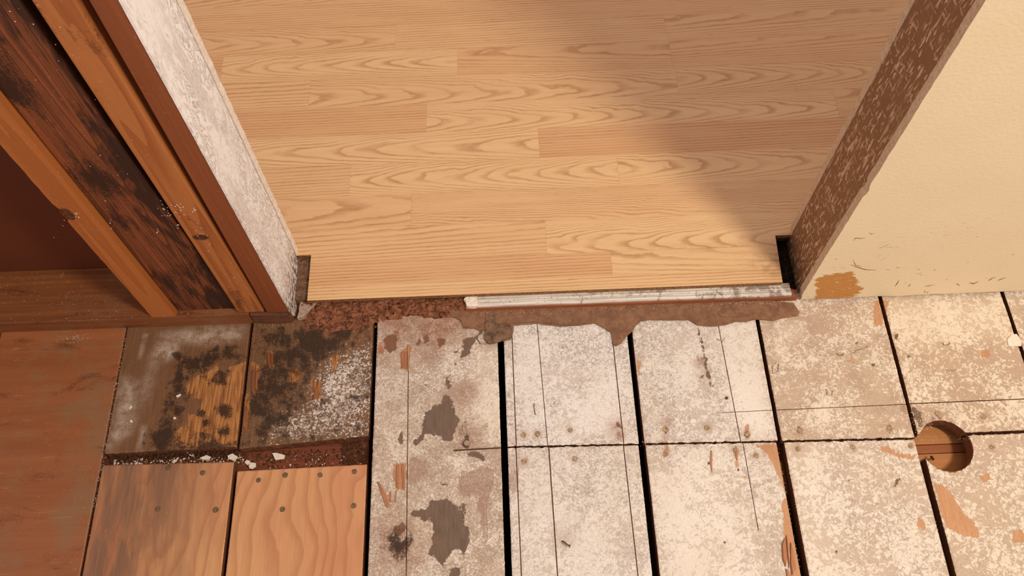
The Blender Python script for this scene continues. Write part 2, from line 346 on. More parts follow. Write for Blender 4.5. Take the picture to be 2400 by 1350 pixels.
    col = M.mix(M.m('MULTIPLY', M.ss(M.attr('groove'), .15, .8), .9), col, '84543a')
    h = M.m('ADD', M.m('ADD', M.m('MULTIPLY', pm, .5), M.m('MULTIPLY', spk, .18)), M.m('ADD', M.m('MULTIPLY', n2, .55), M.m('MULTIPLY', gr, .3)))
    h = M.m('SUBTRACT', h, M.m('ADD', M.m('MULTIPLY', bm_, .5), M.m('ADD', M.m('MULTIPLY', rm, .6), M.m('MULTIPLY', mo, M.m('MULTIPLY', n2, 2.0)))))
    return M.done(col, .62, h, .0012, .55, spec=.35)

def mat_wood(name, dark, light, axis='z', fine=240, long=10, ring=0.0, mould=0.0, mgrad=None, mcol='1d120b', rough=.55, contrast=1.0, blot=0.0, blotcol='6e675c', spec=.4, dust=0.0, moff=0.0, scratch=0.0):
    """sawn timber: grain runs along axis"""
    M = Mat(name)
    sc = {'x': (long, fine, fine), 'y': (fine, long, fine), 'z': (fine, fine, long)}[axis]
    sc2 = tuple(v * .22 for v in sc)
    g1 = M.noise(1, 4, .6, .3, M.vec(sc)); g2 = M.noise(1, 2, .5, .6, M.vec(sc2, (2, 5, 1)))
    f = M.m('ADD', M.m('MULTIPLY', g1, .5), M.m('MULTIPLY', g2, .5))
    if ring:
        rr = M.m('FRACT', M.m('MULTIPLY', M.noise(1, 1.5, .4, .5, M.vec(tuple(v * .1 for v in sc), (4, 2, 7))), ring))
        f = M.m('ADD', M.m('MULTIPLY', f, .65), M.m('MULTIPLY', M.ss(rr, .0, .85), .35))
    col = M.mix(M.ss(f, .5 - .22 / contrast, .5 + .22 / contrast), dark, light)
    n3 = M.noise(14, 4, .6)
    if blot: col = M.mix(M.m('MULTIPLY', M.ss(n3, .45, .7), blot), col, blotcol)
    nf = M.noise(300, 3, .6)
    if scratch: col = M.mix(M.m('MULTIPLY', M.ss(M.noise(1, 3, .6, .7, M.vec((26, 210, 1), (3, 1, 0))), .64, .72), scratch), col, 'c09470')
    if dust: col = M.mix(M.m('MULTIPLY', M.ss(M.noise(240, 2, .6, 0, M.vec(off=(4, 4, 4))), .66, .72), dust), col, 'd8b695')
    if mould:
        s3 = {'x': (9, 26, 26), 'y': (26, 9, 26), 'z': (24, 24, 7)}[axis]
        mm = M.ss(M.m('ADD', M.m('ADD', M.noise(1, 4, .65, .5, M.vec(s3, (moff, moff, 0))), M.m('MULTIPLY', M.m('SUBTRACT', nf, .5), .25)), M.m('MULTIPLY', M.m('SUBTRACT', g1, .5), .22)), .60 - .22 * mould, .80 - .22 * mould)
        if mgrad:
            gm = M.m('ADD', M.lr(M.sep()[0], mgrad[0], mgrad[1], -.14, .14), M.noise(1, 4, .65, .5, M.vec(s3, (moff + 3, moff, 0)))); mm = M.m('MAXIMUM', mm, M.ss(M.m('ADD', gm, M.m('MULTIPLY', M.m('SUBTRACT', g1, .5), .3)), .52, .68))
        col = M.mix(M.m('MULTIPLY', mm, .88), col, mcol)
    h = M.m('ADD', g1, M.m('MULTIPLY', nf, .4))
    return M.done(col, rough, h, .0006, .5, spec=spec)

def mat_laminate():
    """oak print: nested parabolas about the strip's own axis, pores along the grain"""
    M = Mat('oak_laminate')
    p = M.sep(); v0, k, sd, tone, bend = M.attr('v0'), M.attr('k'), M.attr('seed'), M.attr('tone'), M.attr('bend')
    off = M.m('MULTIPLY', sd, 7.3)
    pv = M.xyz(M.m('ADD', p[0], off), p[1], off)
    w1 = M.noise(1, 3, .55, .4, M.vec((7, 16, 1), v=pv)); w2 = M.noise(1, 3, .6, .2, M.vec((30, 90, 1), v=pv))
    v = M.m('SUBTRACT', p[1], v0)
    v = M.m('ADD', v, M.m('MULTIPLY', M.m('SUBTRACT', w1, .5), .016))
    f = M.m('ADD', M.m('MULTIPLY', M.m('MULTIPLY', v, v), bend), M.m('MULTIPLY', p[0], k))
    f = M.m('ADD', f, M.m('ADD', M.m('MULTIPLY', w1, 2.2), M.m('MULTIPLY', w2, .55)))
    fr = M.m('FRACT', M.m('ADD', f, off))
    ring = M.m('MULTIPLY', M.ss(fr, 0, .12), M.ss(fr, .12, .55, 1, 0))
    ring = M.m('MULTIPLY', ring, M.ss(M.noise(1, 2, .5, 0, M.vec((9, 40, 1), (3, 0, 0), pv)), .3, .62, .35, 1))
    pore = M.ss(M.noise(1, 2, .6, 0, M.vec((42, 1150, 1), v=pv)), .56, .70)
    pr = M.m('MULTIPLY', pore, M.m('ADD', .22, M.m('MULTIPLY', ring, .85)), clamp=True)
    streak = M.noise(1, 3, .55, .2, M.vec((3.5, 130, 1), v=pv))
    base = M.mix(tone, 'd6a576', 'e8c492')
    col = M.mix(M.ss(streak, .3, .7, 0, .45), base, M.mix(tone, 'c89464', 'deb27c'))
    col = M.mix(M.m('MULTIPLY', ring, .56), col, 'a86d3f')
    col = M.mix(M.m('MULTIPLY', pr, .58), col, '8a5432')
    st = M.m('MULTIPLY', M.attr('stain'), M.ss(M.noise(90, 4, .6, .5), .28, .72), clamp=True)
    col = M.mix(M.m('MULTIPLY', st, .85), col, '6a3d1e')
    h = M.m('SUBTRACT', 0.0, pr)
    return M.done(col, M.m('ADD', .34, M.m('MULTIPLY', M.noise(60, 3), .16)), h, .0003, .35, spec=.4)

def mat_pine():
    M = Mat('fresh_pine_board')
    p = M.sep(); w = M.noise(1, 3, .5, .3, M.vec((9, 5, 1)))
    gx = M.m('ADD', M.m('MULTIPLY', M.m('ADD', p[0], M.m('MULTIPLY', M.m('SUBTRACT', w, .5), .10)), 46), M.m('MULTIPLY', p[1], -4.0))
    fr = M.m('FRACT', gx); ring = M.m('MULTIPLY', M.ss(fr, .35, .92), M.ss(fr, .92, 1.0, 1, 0))
    fine = M.noise(1, 3, .6, 0, M.vec((320, 14, 1)))
    red = M.ss(M.noise(1, 2, .5, 0, M.vec((7, 3, 1), (5, 0, 0))), .4, .7)
    col = M.mix(red, 'deaa78', 'd2906a'); col = M.mix(M.m('MULTIPLY', ring, .42), col, 'aa6c46')
    col = M.mix(M.ss(fine, .45, .8, 0, .35), col, 'b8754a')
    col = M.mix(M.m('MULTIPLY', M.attr('grime'), .55), col, '94583c')
    sc_ = M.ss(M.noise(1, 3, .6, .8, M.vec((90, 150, 1), (7, 2, 0))), .68, .73); col = M.mix(M.m('MULTIPLY', sc_, M.m('MULTIPLY', M.attr('grime'), .7)), col, 'c9a88e')
    d = M.ss(M.noise(1, 4, .6, .5, M.vec((30, 18, 1), (2, 7, 0))), .66, .8)
    col = M.mix(M.m('MULTIPLY', d, M.attr('grime')), col, '6b4630')
    g = M.m('MULTIPLY', M.attr('grime'), M.ss(M.noise(1, 4, .65, .4, M.vec((40, 7, 1), (9, 1, 0))), .30, .62), clamp=True)
    col = M.mix(g, col, M.mix(fine, '6d4a35', 'a07a60'))
    return M.done(col, .58, M.m('ADD', ring, fine), .0004, .45, spec=.35)

def mat_jamb_white():
    M = Mat('flaking_white_jamb_paint')
    a = M.noise(1, 3, .55, 1.8, M.vec((90, 95, 46))); b = M.noise(9, 3); f = M.noise(1, 3, .6, .5, M.vec((600, 600, 170)))
    z = M.sep()[2]
    sq = M.ss(M.m('ABSOLUTE', M.m('SUBTRACT', a, .47)), .014, .05, 1, 0)
    sq = M.m('MULTIPLY', sq, M.ss(b, .38, .56, .1, .75))
    col = M.mix(M.ss(a, .32, .46), 'ddd6d0', 'fdfaf6'); col = M.mix(sq, col, 'b0a59b')
    sm = M.ss(M.noise(1, 3, .5, .3, M.vec((30, 30, 5), (3, 3, 3))), .52, .62); col = M.mix(M.m('MULTIPLY', sm, .6), col, 'dfd6d1')
    low = M.lr(z, .5, .15); col = M.mix(M.m('MULTIPLY', M.ss(f, .5, .62), M.m('MULTIPLY', low, .6)), col, '8d7a6c')
    ft = M.m('MULTIPLY', M.lr(z, .10, .03), M.ss(M.noise(120, 3), .42, .6), clamp=True); col = M.mix(ft, col, '7a5a45')
    return M.done(col, .6, M.m('ADD', a, f), .0005, .25)

def mat_jamb_brown():
    M = Mat('scraped_brown_jamb_paint')
    d1 = M.noise(1, 2, .5, .35, M.vec((190, 290, 62))); d2 = M.noise(1, 2, .5, .35, M.vec((150, 80, 300), (5, 5, 5))); z = M.noise(12, 3)
    dash = M.m('MAXIMUM', M.ss(d1, .575, .61), M.m('MULTIPLY', M.ss(d2, .62, .65), .8))
    dash = M.m('MULTIPLY', dash, M.ss(z, .34, .54, .25, 1))
    base = M.mix(M.noise(40, 4, .6), '77512f', '8e633e')
    col = M.mix(M.m('MULTIPLY', dash, .75), base, 'dcb896')
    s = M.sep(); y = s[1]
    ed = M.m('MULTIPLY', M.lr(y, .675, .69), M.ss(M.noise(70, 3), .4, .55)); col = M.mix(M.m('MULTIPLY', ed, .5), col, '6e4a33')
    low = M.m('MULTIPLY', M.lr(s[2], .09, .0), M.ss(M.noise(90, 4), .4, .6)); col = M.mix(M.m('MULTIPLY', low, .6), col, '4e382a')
    return M.done(col, .6, M.m('ADD', dash, M.noise(300, 2)), .0006, .5)

def mat_drywall():
    M = Mat('cream_orange_peel_drywall')
    n = M.noise(210, 3, .5, .3); l = M.noise(18, 3)
    col = M.mix(l, 'e8d4ae', 'eddcbb')
    sc = M.ss(M.noise(1, 3, .6, .8, M.vec((70, 70, 260), (2, 0, 4), M.node('ShaderNodeVectorRotate', rotation_type='Y_AXIS').outputs[0] if False else None)), .60, .66); z = M.sep()[2]
    scm = M.m('MULTIPLY', M.m('MULTIPLY', sc, M.ss(M.noise(14, 3, .6, 0, M.vec(off=(1, 1, 9))), .50, .60)), M.lr(z, .30, .06, .05, .6)); col = M.mix(scm, col, '8f7354')
    pm = M.ss(M.m('ADD', M.attr('torn'), M.m('MULTIPLY', M.m('SUBTRACT', M.noise(1, 4, .7, .4, M.vec((55, 90, 230))), .5), .030)), -.0006, .0006)
    col = M.mix(pm, col, M.mix(M.noise(1, 3, .6, 0, M.vec((60, 60, 260))), 'b27434', 'cf9650'))
    flake = M.m('MULTIPLY', pm, M.ss(M.noise(160, 3, .6, .8), .64, .68)); col = M.mix(flake, col, 'ecd3a6')
    h = M.m('SUBTRACT', n, M.m('MULTIPLY', pm, .8))
    return M.done(col, .55, h, .0012, .45, spec=.35)

def mat_speck(name, c1, c2, scale=120, rough=.8, c3=None, f3=.5, t3=.62, bump=.0015, bstr=.8, spec=.3):
    M = Mat(name); n = M.noise(scale, 5, .65, .4); f = M.noise(scale * 3.2, 3, .6)
    col = M.mix(M.ss(M.m('ADD', M.m('MULTIPLY', n, .7), M.m('MULTIPLY', f, .3)), .36, .64), c1, c2)
    if c3: col = M.mix(M.m('MULTIPLY', M.ss(M.noise(scale * 1.9, 3, .6, .8, M.vec(off=(6, 6, 6))), t3, t3 + .05), f3), col, c3)
    return M.done(col, rough, M.m('ADD', n, M.m('MULTIPLY', f, .5)), bump, bstr, spec=spec)

OLD = mat_old_floor()
SIDE = mat_wood('board_edge_wood', '4a2a18', '8a5636', 'y', 300, 12, rough=.75)
PINE = mat_pine()
PANEL = mat_wood('varnished_brown_plank', '884e2c', 'a6683f', 'x', 90, 5, mould=.10, mcol='5b3520', rough=.40, contrast=.6, blot=.75, blotcol='8f6d4e', spec=.5, dust=.25, scratch=.4)
LAM = mat_laminate()
LCORE = mat_speck('laminate_core', '6b4a30', 'a67a4e', 300)
LIGHT_STUD = mat_wood('light_stud_wood', 'a4602e', 'b97038', 'z', 200, 5, ring=9, rough=.5, contrast=.7, dust=.25)
DARK_STUD = mat_wood('mouldy_stud_wood', '5e331c', '8f4f2b', 'z', 260, 7, ring=22, mgrad=(-.50, -.42), mould=.55, mcol='1f140d', rough=.6, contrast=1.1, dust=.15)
ORANGE_STUD = mat_wood('orange_stud_wood', '9c5a2e', 'b87440', 'z', 260, 6, ring=10, rough=.5, mould=.04, contrast=.8, dust=.2)
BROWN_STUD = mat_wood('brown_stud_wood', '7c4325', '95552f', 'z', 240, 6, rough=.55, contrast=.7, dust=.12)
PLATE = mat_wood('bottom_plate_wood', '663a20', '91582f', 'x', 220, 6, mould=.25, mcol='2c1a10', rough=.55, blot=.35, blotcol='8d6a4c', dust=.35)
PLATE_END = mat_wood('split_plate_wood', '4a2a1a', '8a5a3c', 'x', 420, 14, mould=.3, rough=.7, contrast=1.2)
CAVITY = mat_wood('cavity_back_panel', '562812', '673319', 'x', 20, 4, rough=.6, contrast=.4)
JW, JB, DW = mat_jamb_white(), mat_jamb_brown(), mat_drywall()
GYP = mat_speck('drywall_edge_gypsum', 'c0a383', 'd8bd9c', 160, .85, '8a6546', .5)
GYPW = mat_speck('white_drywall_edge', 'eadbc8', 'fbf2e6', 160, .8, 'b08a78', .6, .62)
CRACK = mat_speck('red_paper_crack', '4a1e16', '9a5a4a', 260, .9)
ROT = mat_speck('rotten_red_wood', '5c3320', 'a2694a', 120, .9, '21130c', .8, .57, .003, .9)
PAPER = mat_speck('torn_brown_underlay', '775440', '926c50', 60, .8, 'c29a78', .45, .66, .0012, .7)
PAPERD = mat_speck('torn_dark_underlay', '5a4334', '8a6a52', 70, .85, '30211a', .6, .58, .001, .6)
STRIPW = mat_wood('threshold_wood', '84492c', 'a9683f', 'x', 300, 9, rough=.65, dust=.5)
def mat_metal():
    M = Mat('dirty_white_metal'); n = M.noise(70, 5, .65, .5); x = M.sep()[0]
    d = M.ss(M.m('ADD', n, M.lr(x, .05, .45, -.10, .10)), .50, .64)
    col = M.mix(M.ss(M.noise(1, 3, .6, 0, M.vec((12, 500, 1))), .4, .65), 'c9c1b6', 'efe9e0'); col = M.mix(M.m('MULTIPLY', d, .8), col, '8a7767')
    col = M.mix(M.ss(M.noise(300, 3, .6), .66, .70), col, '5e4433')
    return M.done(col, .45, n, .0005, .3)
METAL = mat_metal()
MOLDY = mat_speck('mouldy_black_subfloor', '1d130d', '4a3626', 80, .9, '0c0907', .8, .5, .003, 1.0)
SLOT = mat_speck('grey_brown_subfloor', '5e4331', '8a6a52', 110, .85, '2f2018', .7, .58, .002, .8)
PUTTY = mat_speck('grey_putty', '9a8470', 'b5a08c', 90, .7)
NAIL = mat_speck('rusty_nail_head', '5a4330', '90755a', 400, .55, '2b1b12', .7, .55, .0004, .5)
NAILP = mat_speck('paint_caked_nail_head', '8f7455', 'c9ae8c', 300, .6, '3d2b1d', .6, .52, .0005, .6)
STEEL = Mat('bright_staple_steel').done([176, 162, 138], .35, metal=.8)
STEELD = Mat('dull_nail_steel').done([120, 92, 72], .4, metal=.8)
CHIP = mat_speck('white_paint_chip', 'e6d9c8', 'f3ebde', 200, .6, 'c2ad98', .4, .66, .0004, .3)
CRUMB = mat_speck('pale_crumbs', 'b08a66', 'f0dcc2', 900, .7)
DUSTM = mat_speck('dark_crumbs', '2a1a10', '7a4c2e', 900, .9)
JOISTD2 = mat_wood('brown_joist_wood', '8a4e2e', 'aa663e', 'x', 200, 6, rough=.6, contrast=.7)
JOIST = mat_wood('joist_wood', 'ae6f3e', 'c88a54', 'x', 200, 6, rough=.6, contrast=.7)
JOISTD = mat_wood('red_joist_wood', '5e2f1b', '8a4a2c', 'x', 200, 6, rough=.65, mould=.1, contrast=.8)
BLOCK_DARK = mat_speck('crawl_space_soil', '1c130d', '33241a', 40, .95)  # dark colour of the added light-blocking box
RAWD = mat_wood('dark_splinter_wood', '6e3f26', 'a0643f', 'y', 500, 30, rough=.65)
RAWW = mat_wood('splinter_wood', '9a6044', 'c08c66', 'y', 500, 30, rough=.6)

# ------------------------------------------------------------------ near floor: old floorboards over joists
FLOOR = tag(empty('floor'), 'old subfloor of scraped painted and rotten plank boards in front of the doorway', 'floor', kind='structure')
def plank(x0, x1, y0, y1, mat, z=0.0, th=0.022, base=None, gx=(), gy=(), res=0.0028, ragged=(.0006, .0006), edge=.0005, old=True, seed=0.0, name='floor_board', warp=.0004):
    """a board with its own top grid, saw grooves cut in along and across, and rough edges.
       gx: (x at y0, x at y1, halfwidth, depth, v0, v1); gy: (y at x0, y at x1, halfwidth, depth, u0, u1)"""
    y0_, y1_ = y0, y1; ya = y0 if isinstance(y0, tuple) else (y0, y0); yb = y1 if isinstance(y1, tuple) else (y1, y1); y0, y1 = sum(ya) / 2, sum(yb) / 2
    cols = [(x, x, 0.0, None) for x in [x0, x0 + .0016] + list(np.linspace(x0, x1, max(3, int((x1 - x0) / res)))[1:-1]) + [x1 - .0016, x1]]
    rows = [(ya[0] + (yb[0] - ya[0]) * (y - y0) / (y1 - y0), ya[1] + (yb[1] - ya[1]) * (y - y0) / (y1 - y0), 0.0, None) for y in [y0, y0 + .0016] + list(np.linspace(y0, y1, max(3, int((y1 - y0) / res)))[1:-1]) + [y1 - .0016, y1]]
    def add(lst, gs, a0, a1):
        for g in gs:
            ga, gb, hw, dp, s0, s1 = g
            keep = []
            for c in lst:
                q = hw * 2.2
                if c[3] is None and not ((c[0] > ga + q and c[1] > gb + q) or (c[0] < ga - q and c[1] < gb - q)): continue
                keep.append(c)
            lst = keep
            for o, d in ((-hw * 2.0, 0), (-hw, 0), (-hw * .55, dp), (hw * .55, dp), (hw, 0), (hw * 2.0, 0)):
                lst.append((ga + o, gb + o, d, (s0, s1)))
        return sorted(lst, key=lambda c: c[0] + c[1])
    cols = add(cols, gx, x0, x1); rows = add(rows, gy, y0, y1)
    nx, ny = len(cols), len(rows); V = np.zeros((ny, nx, 3))
    for j, r in enumerate(rows):
        for i, c in enumerate(cols):
            ym = (r[0] + r[1]) / 2; v = (ym - y0) / (y1 - y0)
            xx = c[0] + (c[1] - c[0]) * v; u = (xx - x0) / (x1 - x0); yy = r[0] + (r[1] - r[0]) * u
            zz = 0.0
            if c[3] and c[3][0] <= v <= c[3][1]: zz -= c[2]
            if r[3] and r[3][0] <= u <= r[3][1]: zz = min(zz, -r[2])
            V[j, i] = (xx, yy, z + zz)
    for j in range(ny):
        y = V[j, 0, 1]
        V[j, 0, 0] += edge * (.6 * fn(y * 30, seed) + .7 * fn(y * 300, seed + 3)); V[j, -1, 0] += edge * (.6 * fn(y * 30, seed + 7) + .7 * fn(y * 300, seed + 5))
    for i in range(nx):
        x = V[0, i, 0]
        V[0, i, 1] += ragged[0] * (fn(x * 110, seed + 11) + .8 * fn(x * 420, seed + 13)); V[-1, i, 1] += ragged[1] * (fn(x * 110, seed + 17) + .8 * fn(x * 420, seed + 19))
    V[0, :, 2] -= .0008; V[-1, :, 2] -= .0008; V[:, 0, 2] -= .0008; V[:, -1, 2] -= .0008
    for j in range(ny):
        for i in range(nx): V[j, i, 2] += warp * fn(V[j, i, 0] * 14, V[j, i, 1] * 9, seed)
    top = V.reshape(-1, 3); faces = []; fm = []
    for j in range(ny - 1):
        for i in range(nx - 1):
            a = j * nx + i; faces.append((a, a + 1, a + nx + 1, a + nx)); fm.append(0)
    loop = [i for i in range(nx)] + [j * nx + nx - 1 for j in range(1, ny)] + [(ny - 1) * nx + i for i in range(nx - 2, -1, -1)] + [j * nx for j in range(ny - 2, 0, -1)]
    n0 = len(top); bot = top[loop].copy(); bot[:, 2] = z - th; allv = np.vstack([top, bot]); L = len(loop)
    for k in range(L):
        k2 = (k + 1) % L; faces.append((loop[k2], loop[k], n0 + k, n0 + k2)); fm.append(1)
    faces.append(tuple(n0 + k for k in range(L))[::-1]); fm.append(1)
    me = mesh_from(allv, faces, name, fm)
    if old:
        F = fields(allv[:, 0], allv[:, 1], base or {})
        gz = np.zeros(len(allv)); gz[:n0] = np.clip((z - .0013 - top[:, 2]) / .001, 0, 1); F['groove'] = gz
        for k, a in F.items():
            at = me.attributes.new(k, 'FLOAT', 'POINT'); at.data.foreach_set('value', a.astype(np.float32))
    o = link_mesh(name, me, FLOOR, (mat, SIDE)); return o

def gline(pa, pb, y0, y1, hw=.0008, dp=.0024, va=0.0, vb=1.0):
    y0, y1 = [sum(v) / 2 if isinstance(v, tuple) else v for v in (y0, y1)]
    """a saw groove through two seen points, extended to the ends of its board"""
    a, b = fl(*pa), fl(*pb); s = (b[0] - a[0]) / (b[1] - a[1])
    if y0 < 0: s = max(-.012, min(.012, s))
    return (a[0] + s * (y0 - a[1]), a[0] + s * (y1 - a[1]), hw, dp, va, vb)
YS, YB, YF = 0.368, 0.606, -0.32
def seam(x): return .3728 - .018 * x
def SU(xa, xb): return (seam(xa), seam(xb))
def SL(xa, xb, d): return (seam(xa) - d, seam(xb) - d)
DU, EU, FU = SU(-.012, .184), SU(.184, .3815), SU(.3815, .5768); DL, EL, FL_ = SL(-.012, .184, .0027), SL(.184, .3815, .0028), SL(.3815, .5768, .0032)           # end joint, wall side, near end
G = dict(g0=-.586, g1=-.394, g2=-.2035, g3=-.0122, g4=.1843, g5=.3815, g6=.5768, g7=.767)
b = {}
b['A'] = plank(G['g0'] + .0012, G['g1'] - .0022, (.3850, .3882), YB, OLD, base=dict(paint=.05, tan=.3, mold=.14, weather=.9), seed=1, ragged=(.0016, .0006), edge=.0009)
b['B'] = plank(G['g1'] + .0022, G['g2'] - .0034, (.3845, .3965), YB, OLD, base=dict(paint=.22, tan=.22, mold=.36, fine=.55, weather=1.0), seed=2, ragged=(.0015, .0006), edge=.0012)
gC = [gline((957, 870), (952, 1340), YF, YB, .0007, .0022, 0, .88)]
b['C'] = plank(G['g2'] + .0034, G['g3'] - .0048, YF, YB, OLD, base=dict(paint=.74, tan=.50, mold=.05, fine=.75, weather=.3), seed=3, edge=.0009, gx=gC,
               gy=[(fl(880, 1066)[1], fl(1178, 1049)[1], 0.0013, .006, .63, 1.0)])
gD = [gline((1199, 765), (1222, 1350), DU, YB), gline((1261, 784), (1289, 1106), DU, YB, .0006, .0025), gline((1435, 787), (1469, 1106), DU, YB)]
gD2 = [gline((1203, 900), (1222, 1350), YF, DL), gline((1287, 1060), (1307, 1350), YF, DL, .0009, .003), gline((1463, 1060), (1502, 1350), YF, DL)]
b['D'] = plank(G['g3'] + .0048, G['g4'] - .0042, DU, YB, OLD, base=dict(paint=.98, tan=.04, fine=.15), gx=gD, seed=4, ragged=(.0013, .0006))
gE = [gline((1692, 806), (1750, 1106), EU, YB, .0007, .0022, 0, .80)]
gyE = [(fl(1480, 978)[1], fl(1812, 961)[1], .0006, .0025, .62, 1.0)]
b['E'] = plank(G['g4'] + .0042, G['g5'] - .003, EU, YB, OLD, base=dict(paint=.93, tan=.22, fine=.3), gx=gE, gy=gyE, seed=5, ragged=(.0013, .0006))
yk = [(fl(1820, 961)[1], fl(2130, 947)[1], .0007, .003, 0, 1)]
b['F'] = plank(G['g5'] + .003, G['g6'] - .003, FU, YB, OLD, base=dict(paint=.92, tan=.62, fine=.45), gy=yk, seed=6, ragged=(.0013, .0006), edge=.001)
yk2 = [(fl(2140, 946)[1], fl(2400, 935)[1], .0007, .003, 0, 1)]
b['G'] = plank(G['g6'] + .003, G['g7'] - .003, .3668, YB, OLD, base=dict(paint=.92, tan=.68, fine=.2), gy=yk2, seed=7, ragged=(.0013, .0006), edge=.001)
b['H'] = plank(G['g7'] + .003, G['g7'] + .188, YS, YB, OLD, base=dict(paint=.9, tan=.6), seed=8)
b['D2'] = plank(G['g3'] + .0048, G['g4'] - .0052, YF, DL, OLD, base=dict(paint=.97, tan=.16, fine=.3), gx=gD2, seed=14, ragged=(.0006, .0012))
gE2 = [gline((1745, 1060), (1768, 1180), YF, EL, .0006, .0025, .82, 1.0)]
b['E2'] = plank(G['g4'] + .0052, G['g5'] - .0056, YF, EL, OLD, base=dict(paint=.96, tan=.30, fine=.2), gx=gE2, seed=15, ragged=(.0006, .0012))
b['F2'] = plank(G['g5'] + .0056, G['g6'] - .0046, YF, FL_, OLD, base=dict(paint=.94, tan=.42), seed=16, ragged=(.0006, .0014))
b['G2'] = plank(G['g6'] + .0046, G['g7'] - .003, YF, .3622, OLD, base=dict(paint=.92, tan=.56), seed=17, ragged=(.0006, .0012), edge=.001)
b['H2'] = plank(G['g7'] + .003, G['g7'] + .188, YF, YS - .003, OLD, base=dict(paint=.9, tan=.6), seed=18)
YA2, YB2 = (.3685, .3655), (.3522, .3548)
b['A2'] = plank(G['g0'] + .0022, G['g1'] - .0030, YF, YA2, PINE, old=False, seed=21, ragged=(.0006, .0008))
b['B2'] = plank(G['g1'] + .0030, G['g2'] - .0042, YF, YB2, PINE, old=False, seed=22, ragged=(.0006, .0005), z=-.001)
for k, yy0, yy1, amt in (('A2', .16, .36, 1.0), ('B2', .26, .34, .12)):
    me = b[k].data; at = me.attributes.new('grime', 'FLOAT', 'POINT'); L0 = b[k].location
    vals = []
    for v in me.vertices:
        x, y = v.co.x + L0.x, v.co.y + L0.y
        u = (x - G['g0']) / .19 if k == 'A2' else .5
        vals.append(amt * max(0.0, min(1.0, (.80 - u) * 1.3 + .25 + (y - yy0) / (yy1 - yy0) * .3)) if k == 'A2' else amt)
    at.data.foreach_set('value', vals)
b['P'] = plank(G['g0'] - .1925, G['g0'] - .0012, YF, YB, PANEL, old=False, seed=31)
b['P2'] = plank(G['g0'] - .386, G['g0'] - .1940, YF, YB, PANEL, old=False, seed=32)
b['P3'] = plank(G['g0'] - .579, G['g0'] - .3875, YF, YB, PANEL, old=False, seed=33, res=.02)
b['P4'] = plank(G['g0'] - .772, G['g0'] - .5805, YF, YB, PANEL, old=False, seed=34, res=.02)
b['I'] = plank(G['g7'] + .191, G['g7'] + .38, YF, YB, OLD, base=dict(paint=.9, tan=.6), seed=19, res=.01)
for k in ('A', 'B', 'C', 'D', 'E', 'F', 'G', 'H', 'D2', 'E2', 'F2', 'G2', 'H2', 'A2', 'B2', 'P', 'P2'):
    pass
b['A']['label'] = 'short board blackened by mould with an orange bare strip and grey film on its left'
b['B']['label'] = 'short board almost black with mould, flaking white paint at its lower right'
b['C']['label'] = 'long board with torn dark brown patches in worn tan paint'
b['D']['label'] = 'whitest board, grey squiggles and three long saw lines'
b['B2']['label'] = 'clean orange pine board with dark nail heads'
b['A2']['label'] = 'reddish pine board with grey grime on its left half'
b['P']['label'] = 'wide varnished red-brown plank'

# round hole sawn through the board edge, both sides of the end joint
hc = fl(2213, 1045); hr = (fl(2205, 984)[1] - fl(2220, 1104)[1]) / 2; HX, HY = G['g6'] + .0005 + hr, hc[1]
cut_me = prism([(HX + hr * math.cos(a), HY + hr * math.sin(a)) for a in np.linspace(0, 2 * math.pi, 65)[:-1]], -.1, .05)
cut = bpy.data.objects.new('cutter', cut_me); COL.objects.link(cut)
for k in ('G', 'G2'):
    md = b[k].modifiers.new('hole', 'BOOLEAN'); md.operation = 'DIFFERENCE'; md.solver = 'EXACT'; md.object = cut
    cut_me.materials.clear()
dg = bpy.context.evaluated_depsgraph_get()
for k in ('G', 'G2'):
    me = bpy.data.meshes.new_from_object(b[k].evaluated_get(dg)); b[k].modifiers.clear()
    b[k].data = me
    for p in me.polygons:
        if abs(p.normal.z) < .5: p.material_index = 1
bpy.data.objects.remove(cut)
b['G']['label'] = 'board at the right with a round hole cut in its end'

# joists under the boards
def bar(name, x0, x1, y0, y1, z0, z1, mat, parent, bev=.001):
    return link_mesh(name, prism(rect(x0, y0, x1, y1), z0, z1, 'z', bev), parent, (mat,))
JZ = -.040
ja, jb_ = fl(2200, 1040, JZ)[1], fl(2213, 1062, JZ)[1]
bar('joist', .30, 1.0, ja, ja + .06, JZ - .08, JZ, JOIST, FLOOR)
bar('joist', .30, 1.0, jb_ + .0012, ja - .0008, JZ - .08, JZ - .002, JOISTD2, FLOOR)
bar('joist', .30, 1.0, jb_ - .05, jb_, JZ - .08, JZ - .001, JOIST, FLOOR)
bar('joist', -1.0, G['g2'] - .006, .335, .41, -.10, -.0222, JOISTD, FLOOR)
bar('joist', -.9, 1.0, .60, .70, -.14, -.05, JOISTD, FLOOR)

# ------------------------------------------------------------------ ground below, far floor
GR = tag(empty('ground', (0, 0, -.4)), 'dark soil of the crawl space seen through the gaps', 'ground', kind='structure')  # box added under the boards to keep ambient light out of the gaps
link_mesh('soil', prism(rect(-1.5, -.6, 1.6, 1.9), -.42, -.40), GR, (BLOCK_DARK,))
for n_, r_ in (('foundation_wall', rect(-1.5, -.6, -1.48, 1.9)), ('foundation_wall', rect(1.58, -.6, 1.6, 1.9)), ('foundation_wall', rect(-1.48, -.6, 1.58, -.58)), ('foundation_wall', rect(-1.48, 1.88, 1.58, 1.9))):  # unseen box sides, added so no light leaks in below the floor
    link_mesh(n_, prism(r_, -.40, -.024), GR, (BLOCK_DARK,))

